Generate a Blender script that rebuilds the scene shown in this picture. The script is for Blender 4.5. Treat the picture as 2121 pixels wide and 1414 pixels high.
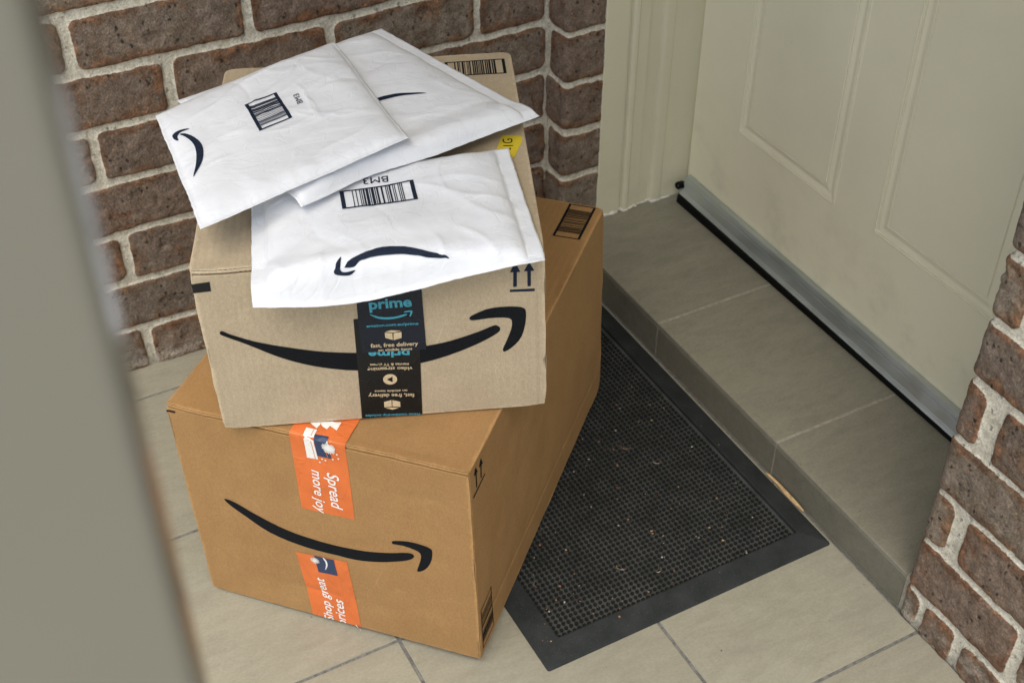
import bpy, bmesh, math, random
import numpy as np
from mathutils import Vector, Matrix

# ------------------------------------------------------------------ camera, sky, sun, exposure
scn = bpy.context.scene
for o in list(bpy.data.objects): bpy.data.objects.remove(o)
cam_d = bpy.data.cameras.new('camera'); cam = bpy.data.objects.new('camera', cam_d)
scn.collection.objects.link(cam); scn.camera = cam
CR = ((0.4744636456, 0.8802681546, 0.0034964607), (-0.5624844198, 0.3001184118, 0.7704156128), (0.6771229774, -0.3675009049, 0.6375323979))
cam.matrix_world = Matrix.Translation((1.6463257, -0.95787272, 1.34406781)) @ Matrix(CR).transposed().to_4x4()
cam_d.lens = 45.96; cam_d.sensor_width = 36; cam_d.clip_start = .02; cam_d.clip_end = 200
cam_d.dof.use_dof = True; cam_d.dof.focus_distance = 1.45; cam_d.dof.aperture_fstop = 11

SUN_EL, SUN_AZ = math.radians(67), math.radians(126)     # azimuth measured from +Y towards +X
world = bpy.data.worlds.new('World'); scn.world = world; world.use_nodes = True
wn = world.node_tree.nodes; wl = world.node_tree.links
sky = wn.new('ShaderNodeTexSky'); sky.sky_type = 'NISHITA'; sky.sun_disc = False
sky.sun_elevation = SUN_EL; sky.sun_rotation = SUN_AZ; sky.air_density = 1.2; sky.dust_density = 3.0; sky.ozone_density = 1.0
hsv = wn.new('ShaderNodeHueSaturation'); hsv.inputs['Saturation'].default_value = .68
wl.new(sky.outputs[0], hsv.inputs['Color']); wl.new(hsv.outputs[0], wn['Background'].inputs[0])
wn['Background'].inputs[1].default_value = .15
sun_d = bpy.data.lights.new('sun', 'SUN'); sun_d.energy = 1.7; sun_d.angle = math.radians(50); sun_d.color = (1, .94, .80)
sun = bpy.data.objects.new('sun', sun_d); scn.collection.objects.link(sun)
sd = Vector((math.sin(SUN_AZ) * math.cos(SUN_EL), math.cos(SUN_AZ) * math.cos(SUN_EL), math.sin(SUN_EL)))
sun.rotation_euler = sd.to_track_quat('Z', 'Y').to_euler(); sun.location = (1, -3, 4)
vs = scn.view_settings; vs.view_transform = 'Standard'; vs.look = 'None'; vs.gamma = 1; vs.exposure = 0.78

# ------------------------------------------------------------------ helpers
col = scn.collection
def empty(name, loc, M=None):
    o = bpy.data.objects.new(name, None); col.objects.link(o); o.empty_display_size = .05
    m = (Matrix(M).to_4x4() if M is not None else Matrix.Identity(4)); m.translation = Vector(loc); o.matrix_world = m
    return o
def tag(o, label=None, cat=None, group=None, kind=None):
    for k, v in (('label', label), ('category', cat), ('group', group), ('kind', kind)):
        if v: o[k] = v
    return o
def mobj(name, verts, faces, mats, parent=None, midx=None, smooth=True):
    me = bpy.data.meshes.new(name); me.from_pydata([tuple(map(float, v)) for v in verts], [], faces)
    for m in (mats if isinstance(mats, (list, tuple)) else [mats]): me.materials.append(m)
    if midx is not None: me.polygons.foreach_set('material_index', midx)
    me.polygons.foreach_set('use_smooth', [smooth] * len(me.polygons)); me.update()
    o = bpy.data.objects.new(name, me); col.objects.link(o)
    if parent: o.parent = parent
    return o
def recalc(o):
    bm = bmesh.new(); bm.from_mesh(o.data); bmesh.ops.recalc_face_normals(bm, faces=bm.faces); bm.to_mesh(o.data); bm.free(); return o
def gridfaces(nu, nv, off=0, flip=False):          # index = i*nv + j
    F = []
    for i in range(nu - 1):
        for j in range(nv - 1):
            a = off + i * nv + j; q = (a, a + nv, a + nv + 1, a + 1)
            F.append(q[::-1] if flip else q)
    return F
def sm(a, b, x):
    t = np.clip((np.asarray(x, float) - a) / (b - a), 0, 1); return t * t * (3 - 2 * t)
def _h(ix, iy, s):
    n = (ix * 374761393 + iy * 668265263 + s * 1442695041).astype(np.int64) & 0xffffffff
    n = ((n ^ (n >> 13)) * 1274126177) & 0xffffffff
    return ((n ^ (n >> 16)) & 0xffff) / 65535.0
def vn(x, y, s=0):                                  # value noise 0..1
    x = np.asarray(x, float); y = np.asarray(y, float); ix = np.floor(x).astype(np.int64); iy = np.floor(y).astype(np.int64)
    fx = x - ix; fy = y - iy; fx = fx * fx * (3 - 2 * fx); fy = fy * fy * (3 - 2 * fy)
    return (_h(ix, iy, s) * (1 - fx) + _h(ix + 1, iy, s) * fx) * (1 - fy) + (_h(ix, iy + 1, s) * (1 - fx) + _h(ix + 1, iy + 1, s) * fx) * fy
def fbm(x, y, s=0, n=4):
    r = 0; a = .5; t = 0
    for k in range(n): r = r + a * vn(x * 2 ** k, y * 2 ** k, s + 17 * k); t += a; a *= .5
    return r / t - .5                               # about -.5 .. .5

# ---- materials
def mat(name, rough=.6, spec=.4):
    m = bpy.data.materials.new(name); m.use_nodes = True; nt = m.node_tree; b = nt.nodes['Principled BSDF']
    b.inputs['Roughness'].default_value = rough; b.inputs['Specular IOR Level'].default_value = spec
    return m, nt, b
def N(nt, t, **kw):
    n = nt.nodes.new(t)
    for k, v in kw.items():
        if k.startswith('_'): setattr(n, k[1:], v)
        elif k.startswith('i'): n.inputs[int(k[1:])].default_value = v
    return n
def noise(nt, vec, scale, det=4, rough=.55, dist=0):
    n = nt.nodes.new('ShaderNodeTexNoise'); n.inputs['Scale'].default_value = scale; n.inputs['Detail'].default_value = det
    n.inputs['Roughness'].default_value = rough; n.inputs['Distortion'].default_value = dist
    if vec is not None: nt.links.new(vec, n.inputs['Vector'])
    return n.outputs['Fac']
def ramp(nt, fac, stops):
    r = nt.nodes.new('ShaderNodeValToRGB'); e = r.color_ramp.elements
    while len(e) < len(stops): e.new(.5)
    for k, (p, c) in enumerate(stops): e[k].position = p; e[k].color = (*c, 1) if len(c) == 3 else c
    nt.links.new(fac, r.inputs[0]); return r.outputs[0]
def mix(nt, fac, a, b, mode='MIX'):
    m = nt.nodes.new('ShaderNodeMix'); m.data_type = 'RGBA'; m.blend_type = mode
    for s, v in ((m.inputs[0], fac), (m.inputs[6], a), (m.inputs[7], b)):
        if hasattr(v, 'links'): nt.links.new(v, s)
        elif isinstance(v, (int, float)): s.default_value = v
        else: s.default_value = (*v, 1)
    return m.outputs[2]
def math_(nt, op, a, b=None, clamp=False):
    m = nt.nodes.new('ShaderNodeMath'); m.operation = op; m.use_clamp = clamp
    for s, v in ((m.inputs[0], a), (m.inputs[1], b)):
        if v is None: continue
        if hasattr(v, 'links'): nt.links.new(v, s)
        else: s.default_value = v
    return m.outputs[0]
def mrange(nt, v, a, b, c=0., d=1., smooth=True):
    m = nt.nodes.new('ShaderNodeMapRange'); m.interpolation_type = 'SMOOTHSTEP' if smooth else 'LINEAR'
    nt.links.new(v, m.inputs[0])
    for k, x in zip((1, 2, 3, 4), (a, b, c, d)): m.inputs[k].default_value = x
    return m.outputs[0]
def coords(nt, scale=None, rot=None, kind='Object'):
    t = nt.nodes.new('ShaderNodeTexCoord'); o = t.outputs[kind]
    if scale or rot:
        mp = nt.nodes.new('ShaderNodeMapping'); nt.links.new(o, mp.inputs[0])
        if scale: mp.inputs['Scale'].default_value = scale
        if rot: mp.inputs['Rotation'].default_value = rot
        o = mp.outputs[0]
    return o
def bump(nt, b, h, strength=.3, dist=.001, prev=None):
    n = nt.nodes.new('ShaderNodeBump'); n.inputs['Strength'].default_value = strength; n.inputs['Distance'].default_value = dist
    nt.links.new(h, n.inputs['Height'])
    if prev is not None: nt.links.new(prev, n.inputs['Normal'])
    nt.links.new(n.outputs[0], b.inputs['Normal']); return n.outputs[0]
def setc(nt, b, c): nt.links.new(c, b.inputs['Base Color'])
def attr(nt, name):
    a = nt.nodes.new('ShaderNodeAttribute'); a.attribute_name = name; return a.outputs['Fac']

def brick_material():
    m, nt, b = mat('brick_and_mortar', .75, .3); v = coords(nt)
    bd = attr(nt, 'bd'); bid = attr(nt, 'bid')
    w = math_(nt, 'MULTIPLY', math_(nt, 'SUBTRACT', noise(nt, v, 260, 3), .5), .0022)
    d = math_(nt, 'ADD', bd, w)
    isb = mrange(nt, d, .0002, .0011)
    # face colour
    n1 = noise(nt, v, 38, 5, .65)
    face = ramp(nt, n1, [(.3, (.135, .108, .082)), (.5, (.20, .168, .135)), (.66, (.25, .215, .18))])
    face = mix(nt, mrange(nt, bid, 0, 1), face, (.12, .085, .064))
    face = mix(nt, math_(nt, 'MULTIPLY', mrange(nt, noise(nt, v, 190, 5, .75), .54, .64), .6), face, (.38, .31, .24))
    face = mix(nt, .62, face, ramp(nt, n1, [(.3, (.125, .092, .066)), (.5, (.172, .14, .112)), (.66, (.21, .176, .145))]))
    # rusty rims and stains
    n2 = noise(nt, v, 22, 4, .6)
    rim = mrange(nt, math_(nt, 'ADD', bd, math_(nt, 'MULTIPLY', math_(nt, 'SUBTRACT', n2, .5), -.050)), .0015, .0150, 1, 0)
    rust = ramp(nt, noise(nt, v, 70, 4, .6), [(.3, (.06, .026, .012)), (.5, (.13, .062, .028)), (.68, (.28, .135, .06))])
    face = mix(nt, math_(nt, 'MULTIPLY', rim, .72), face, rust)
    st = mrange(nt, noise(nt, v, 17, 7, .78, .5), .55, .64)
    face = mix(nt, math_(nt, 'MULTIPLY', st, .7), face, rust)
    # tan grit, dark pits and scorches
    vo = N(nt, 'ShaderNodeTexVoronoi'); nt.links.new(v, vo.inputs['Vector']); vo.inputs['Scale'].default_value = 160
    sp = mrange(nt, vo.outputs['Distance'], .16, .30, 1, 0)
    keep = mrange(nt, noise(nt, v, 55, 2), .54, .66)
    face = mix(nt, math_(nt, 'MULTIPLY', math_(nt, 'MULTIPLY', sp, keep), .6), face, (.34, .24, .14))
    v2 = N(nt, 'ShaderNodeTexVoronoi'); nt.links.new(coords(nt, (1, 1, .7), (.4, .8, .2)), v2.inputs['Vector']); v2.inputs['Scale'].default_value = 90
    pit = mrange(nt, math_(nt, 'ADD', v2.outputs['Distance'], math_(nt, 'MULTIPLY', math_(nt, 'SUBTRACT', noise(nt, v, 300, 4, .8), .5), .9)), .06, .20, 1, 0); pk = mrange(nt, noise(nt, v, 31, 3), .44, .54)
    pits = math_(nt, 'MULTIPLY', pit, pk)
    face = mix(nt, math_(nt, 'MULTIPLY', pits, .85), face, (.025, .018, .014))
    crk = mrange(nt, math_(nt, 'ABSOLUTE', math_(nt, 'SUBTRACT', noise(nt, coords(nt, (1, 1, .45)), 75, 3, .6, 1.2), .5)), .0, .012, 1, 0)
    crk = math_(nt, 'MULTIPLY', crk, mrange(nt, noise(nt, v, 24, 2), .5, .62))
    face = mix(nt, math_(nt, 'MULTIPLY', crk, .55), face, (.03, .022, .016))
    sc = mrange(nt, noise(nt, v, 13, 6, .75), .64, .72)
    face = mix(nt, math_(nt, 'MULTIPLY', sc, .8), face, (.03, .022, .02))
    # mortar
    mo = ramp(nt, noise(nt, v, 90, 5, .6), [(.3, (.45, .41, .32)), (.5, (.62, .58, .475)), (.75, (.71, .67, .56))])
    mo = mix(nt, mrange(nt, noise(nt, v, 420, 2), .62, .7), mo, (.25, .22, .17))
    # a low band of cement smears and dirt along the floor
    z = N(nt, 'ShaderNodeSeparateXYZ'); nt.links.new(v, z.inputs[0])
    low = math_(nt, 'MULTIPLY', mrange(nt, z.outputs[2], .012, .05, 1, 0), mrange(nt, noise(nt, v, 28, 5, .7), .47, .58))
    face = mix(nt, math_(nt, 'MULTIPLY', low, .8), face, (.33, .31, .27))
    mo = mix(nt, math_(nt, 'MULTIPLY', mrange(nt, z.outputs[2], 0, .03, 1, 0), .5), mo, (.22, .2, .17))
    gr = math_(nt, 'ADD', mrange(nt, noise(nt, v, 330, 4, .8), .36, .64, .68, 1.32), math_(nt, 'MULTIPLY', math_(nt, 'SUBTRACT', noise(nt, v, 60, 3, .7), .5), 1.1))
    face = mix(nt, 1.0, face, gr, 'MULTIPLY')
    face = mix(nt, 1.0, face, ramp(nt, bid, [(0, (1.22, 1.18, 1.10)), (.35, (1.04, 1.00, .94)), (.6, (1.08, .95, .88)), (.8, (.98, .98, .97)), (1, (1.16, 1.07, 1.0))]), 'MULTIPLY')
    mo = mix(nt, 1.0, mo, mrange(nt, noise(nt, v, 260, 4, .8), .38, .62, .80, 1.10), 'MULTIPLY')
    setc(nt, b, mix(nt, isb, mo, face))
    nt.links.new(mrange(nt, isb, 0, 1, .95, .62), b.inputs['Roughness'])
    h = math_(nt, 'ADD', math_(nt, 'MULTIPLY', noise(nt, v, 300, 5, .7), 1.0), math_(nt, 'MULTIPLY', noise(nt, v, 60, 4), 1.6))
    h = math_(nt, 'SUBTRACT', h, math_(nt, 'MULTIPLY', pits, 1.4))
    bump(nt, b, h, 1.0, .0018)
    return m
def tile_material(name, k=1.0):
    m, nt, b = mat(name, .55, .35); v = coords(nt)
    s = coords(nt, (1, .28, 1), (0, 0, .0))
    n = noise(nt, s, 85, 7, .75, .2); n2 = noise(nt, coords(nt, (1, .35, 1)), 12, 4, .6)
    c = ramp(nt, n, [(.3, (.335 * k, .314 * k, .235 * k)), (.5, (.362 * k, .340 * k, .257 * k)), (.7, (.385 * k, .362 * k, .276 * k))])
    c = mix(nt, math_(nt, 'MULTIPLY', mrange(nt, n2, .5, .72), .25), c, (.26 * k, .24 * k, .19 * k))
    tid = attr(nt, 'tid'); c = mix(nt, math_(nt, 'MULTIPLY', tid, .18), c, (.26 * k, .23 * k, .18 * k))
    c = mix(nt, math_(nt, 'MULTIPLY', mrange(nt, noise(nt, s, 40, 7, .8, 1), .62, .68), .22), c, (.16, .14, .11))
    c = mix(nt, 1.0, c, math_(nt, 'MULTIPLY', mrange(nt, noise(nt, coords(nt, (1, .5, 1)), 420, 4, .8), .35, .65, .92, 1.07), mrange(nt, noise(nt, coords(nt, (1, .30, 1), (0, 0, .12)), 44, 6, .75, .5), .34, .62, .93, 1.05)), 'MULTIPLY')
    c = mix(nt, math_(nt, 'MULTIPLY', mrange(nt, noise(nt, v, 60, 3, .9), .69, .73), .6), c, (.10, .085, .06))
    setc(nt, b, c); nt.links.new(mrange(nt, n, .3, .7, .62, .48), b.inputs['Roughness'])
    bump(nt, b, noise(nt, s, 160, 5, .7), .35, .0006); return m
def grout_material(name, c0, c1):
    m, nt, b = mat(name, .9, .2); v = coords(nt)
    setc(nt, b, ramp(nt, noise(nt, v, 140, 5, .7), [(.35, c0), (.6, c1)])); bump(nt, b, noise(nt, v, 500, 3), .5, .0008); return m
def card_material(name, c0, c1, c2, dims):
    m, nt, b = mat(name, .72, .22); v = coords(nt)
    n = noise(nt, v, 14, 5, .6); f = noise(nt, coords(nt, (1, 1, .4)), 900, 3, .7)
    c = ramp(nt, n, [(.3, c0), (.5, c1), (.7, c2)])
    c = mix(nt, math_(nt, 'MULTIPLY', mrange(nt, f, .35, .65), .22), c, tuple(x * 1.35 for x in c2))
    c = mix(nt, math_(nt, 'MULTIPLY', mrange(nt, noise(nt, v, 420, 4, .8), .60, .7), .28), c, tuple(x * .55 for x in c0))
    c = mix(nt, math_(nt, 'MULTIPLY', mrange(nt, noise(nt, coords(nt, (1, 1, 1), (.5, .2, .9)), 55, 6, .75, .8), .66, .72), .25), c, tuple(min(1, x * 1.6) for x in c2))
    s = N(nt, 'ShaderNodeSeparateXYZ'); nt.links.new(v, s.inputs[0]); dd = []
    for k in range(3): dd.append(math_(nt, 'MINIMUM', math_(nt, 'ABSOLUTE', s.outputs[k]), math_(nt, 'ABSOLUTE', math_(nt, 'SUBTRACT', s.outputs[k], dims[k]))))
    mx = math_(nt, 'MAXIMUM', math_(nt, 'MAXIMUM', dd[0], dd[1]), dd[2]); mn = math_(nt, 'MINIMUM', math_(nt, 'MINIMUM', dd[0], dd[1]), dd[2])
    mid = math_(nt, 'SUBTRACT', math_(nt, 'SUBTRACT', math_(nt, 'ADD', math_(nt, 'ADD', dd[0], dd[1]), dd[2]), mx), mn)      # distance to the nearest arris
    wear = math_(nt, 'MULTIPLY', mrange(nt, math_(nt, 'ADD', mid, math_(nt, 'MULTIPLY', math_(nt, 'SUBTRACT', noise(nt, v, 90, 5, .7), .5), .012)), .0005, .0045, 1, 0), .55)
    c = mix(nt, wear, c, tuple(min(1, x * 1.45) for x in c2))
    scr = mrange(nt, math_(nt, 'ABSOLUTE', math_(nt, 'SUBTRACT', noise(nt, coords(nt, (1, .6, .5), (.3, .2, .7)), 9, 3, .5, 1.5), .5)), 0, .0035, 1, 0)
    c = mix(nt, math_(nt, 'MULTIPLY', math_(nt, 'MULTIPLY', scr, mrange(nt, noise(nt, v, 7, 2), .52, .62)), .35), c, tuple(min(1, x * 1.5) for x in c2))
    c = mix(nt, 1.0, c, math_(nt, 'MULTIPLY', mrange(nt, noise(nt, coords(nt, (1, 1, .55)), 460, 4, .8), .34, .66, .90, 1.09), mrange(nt, noise(nt, v, 26, 5, .7), .32, .68, .97, 1.03)), 'MULTIPLY')
    setc(nt, b, c)
    w = N(nt, 'ShaderNodeTexWave'); w.inputs['Scale'].default_value = 38; w.inputs['Distortion'].default_value = .4; w.bands_direction = 'X'
    nt.links.new(v, w.inputs['Vector'])
    h = math_(nt, 'ADD', math_(nt, 'MULTIPLY', w.outputs['Fac'], .22), math_(nt, 'MULTIPLY', noise(nt, v, 45, 5, .65), 1.1))
    bump(nt, b, h, .55, .0014); return m
def tape_material(name, c, rough=.28, spec=.4):
    m, nt, b = mat(name, rough, spec); v = coords(nt)
    setc(nt, b, ramp(nt, noise(nt, v, 30, 4, .6), [(.35, tuple(x * .92 for x in c)), (.65, tuple(min(1, x * 1.08) for x in c))]))
    r1 = math_(nt, 'ABSOLUTE', math_(nt, 'SUBTRACT', noise(nt, coords(nt, (1, 1, .35), (.2, .3, .1)), 34, 3, .55, .9), .5))
    h = math_(nt, 'ADD', math_(nt, 'MULTIPLY', mrange(nt, r1, 0, .035, 1, 0), .8), math_(nt, 'MULTIPLY', noise(nt, v, 120, 4, .6), .9))
    nt.links.new(mrange(nt, noise(nt, v, 45, 4), .35, .65, rough, rough + .22), b.inputs['Roughness'])
    bump(nt, b, h, .5, .0010); return m
def flat_material(name, c, rough=.5, spec=.4, var=.12, scale=300, bmp=0):
    m, nt, b = mat(name, rough, spec); v = coords(nt)
    lo = tuple(x * (1 - var) for x in c); hi = tuple(min(1, x * (1 + var)) for x in c)
    setc(nt, b, ramp(nt, noise(nt, v, scale, 4, .6), [(.35, lo), (.65, hi)]))
    if bmp: bump(nt, b, noise(nt, v, scale, 3), bmp, .0006)
    return m
def paper_material():
    m, nt, b = mat('white_mailer_film', .42, .4); v = coords(nt)
    c = ramp(nt, noise(nt, v, 30, 4, .6), [(.35, (.69, .705, .735)), (.65, (.75, .765, .79))])
    sx = N(nt, 'ShaderNodeTexWave'); sx.inputs['Scale'].default_value = 16; sx.inputs['Distortion'].default_value = 1.2; nt.links.new(v, sx.inputs['Vector'])
    setc(nt, b, c)
    b.inputs['Subsurface Weight'].default_value = 0
    h = math_(nt, 'ADD', math_(nt, 'MULTIPLY', noise(nt, coords(nt, (1, .35, 1), (0, 0, .9)), 90, 5, .6, .6), 1.0), math_(nt, 'MULTIPLY', noise(nt, v, 38, 3, .5), .8))
    rid = math_(nt, 'ABSOLUTE', math_(nt, 'SUBTRACT', noise(nt, coords(nt, (1, .5, 1), (0, 0, .5)), 26, 3, .5, .8), .5))
    h = math_(nt, 'SUBTRACT', h, math_(nt, 'MULTIPLY', mrange(nt, rid, 0, .03, 1, 0), .5))
    h = math_(nt, 'ADD', h, math_(nt, 'MULTIPLY', mrange(nt, math_(nt, 'ABSOLUTE', math_(nt, 'SUBTRACT', noise(nt, coords(nt, (1, 1, 1), (0, 0, 1.9)), 17, 2, .5, .2), .5)), 0, .014, 1, 0), .4))
    bump(nt, b, h, .22, .0016); return m
def paint_material(name, c, dirt=.3, rough=.38, bscale=240):
    m, nt, b = mat(name, rough, .45); v = coords(nt)
    cc = ramp(nt, noise(nt, v, 5, 4, .6), [(.3, tuple(x * .93 for x in c)), (.7, c)])
    z = N(nt, 'ShaderNodeSeparateXYZ'); nt.links.new(v, z.inputs[0])
    low = mrange(nt, z.outputs[2], .08, .34, 1, 0)
    dm = math_(nt, 'MULTIPLY', math_(nt, 'MULTIPLY', low, mrange(nt, noise(nt, v, 11, 6, .7), .45, .68)), dirt)
    cc = mix(nt, dm, cc, tuple(x * .5 for x in c))
    cc = mix(nt, math_(nt, 'MULTIPLY', mrange(nt, noise(nt, v, 95, 4, .8), .70, .74), .5), cc, tuple(x * .35 for x in c))
    setc(nt, b, cc); bump(nt, b, noise(nt, v, bscale, 4, .6), .10, .0006); return m
def rubber_material(name, c, dusty):
    m, nt, b = mat(name, .75, .22); v = coords(nt)
    cc = ramp(nt, noise(nt, v, 26, 5, .65), [(.35, c), (.7, tuple(x + dusty for x in c))])
    cc = mix(nt, math_(nt, 'MULTIPLY', mrange(nt, noise(nt, v, 800, 2), .66, .74), .5), cc, (.22, .2, .16))
    setc(nt, b, cc); bump(nt, b, noise(nt, v, 700, 4, .7), .6, .0006); return m

M_BRICK = brick_material(); M_TILE = tile_material('stone_look_tile', .84); M_STEP = tile_material('shade_toned_step_tile', .63); M_RISER = tile_material('riser_tile', .45)  # step: paving tile with porch shade put into its colour; riser darker still
M_GROUT = grout_material('grey_grout', (.10, .10, .092), (.21, .205, .185)); M_GROUT2 = grout_material('pale_grout', (.25, .23, .18), (.36, .33, .27))
M_CARD1 = card_material('brown_cardboard', (.300, .168, .064), (.318, .180, .071), (.336, .193, .079), (.3739, .5319, .3251))
M_CARD2 = card_material('kraft_cardboard', (.375, .300, .200), (.393, .316, .213), (.41, .332, .226), (.3636, .4326, .2192))
M_FLUTE = flat_material('corrugated_edge', (.16, .10, .05), .9, .1, .5, 500, .6)  # cardboard edge coloured darker to stand in for shade inside the flap gap
M_INK = flat_material('black_ink', (.007, .008, .010), .8, .12, .3, 500)
M_NAVYINK = flat_material('dark_navy_ink', (.011, .018, .036), .7, .15, .3, 500)
M_BTAPE = tape_material('black_tape', (.006, .007, .008), .28, .32)
M_BTAPE2 = tape_material('bluish_black_tape', (.007, .011, .020), .26, .34)
M_TEAL = flat_material('teal_print', (.05, .29, .38), .4, .4); M_CREAM = flat_material('cream_print', (.55, .43, .27), .45, .4)
M_OTAPE = tape_material('orange_tape', (.66, .155, .036), .30, .45); M_WHITE = flat_material('white_print', (.78, .77, .73), .4, .4, .05)
M_NAVY = flat_material('navy_print', (.022, .042, .10), .36, .45); M_YELLOW = flat_material('yellow_sticker', (.62, .47, .03), .45, .4, .06)
M_LABEL = flat_material('pale_label', (.62, .62, .53), .5, .3, .05)
M_PAPER = paper_material()
M_DOOR = paint_material('cream_door_paint', (.80, .755, .56), .30, .34); M_FRAME = paint_material('cream_gloss_paint', (.66, .625, .455), .15, .24)
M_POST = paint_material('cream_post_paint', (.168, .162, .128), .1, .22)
M_CAULK = flat_material('white_caulk', (.6, .58, .5), .6, .3, .1, 80, .3)
M_RUB = rubber_material('black_rubber_border', (.018, .021, .021), .016); M_PIN = rubber_material('black_rubber_pins', (.006, .0065, .006), .003)
M_BASE = rubber_material('dusty_rubber_base', (.042, .045, .042), .038)
M_BLACK = flat_material('black_seal_rubber', (.002, .0025, .0025), .6, .15)
def alu_material():
    m, nt, b = mat('dull_aluminium', .38, .5); v = coords(nt, (.2, 1, 1)); b.inputs['Metallic'].default_value = .85
    setc(nt, b, ramp(nt, noise(nt, v, 25, 3, .5), [(.3, (.40, .45, .45)), (.65, (.58, .62, .61))]))
    nt.links.new(mrange(nt, noise(nt, coords(nt), 40, 5), .3, .7, .40, .56), b.inputs['Roughness']); return m
M_ALU = alu_material()
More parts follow.
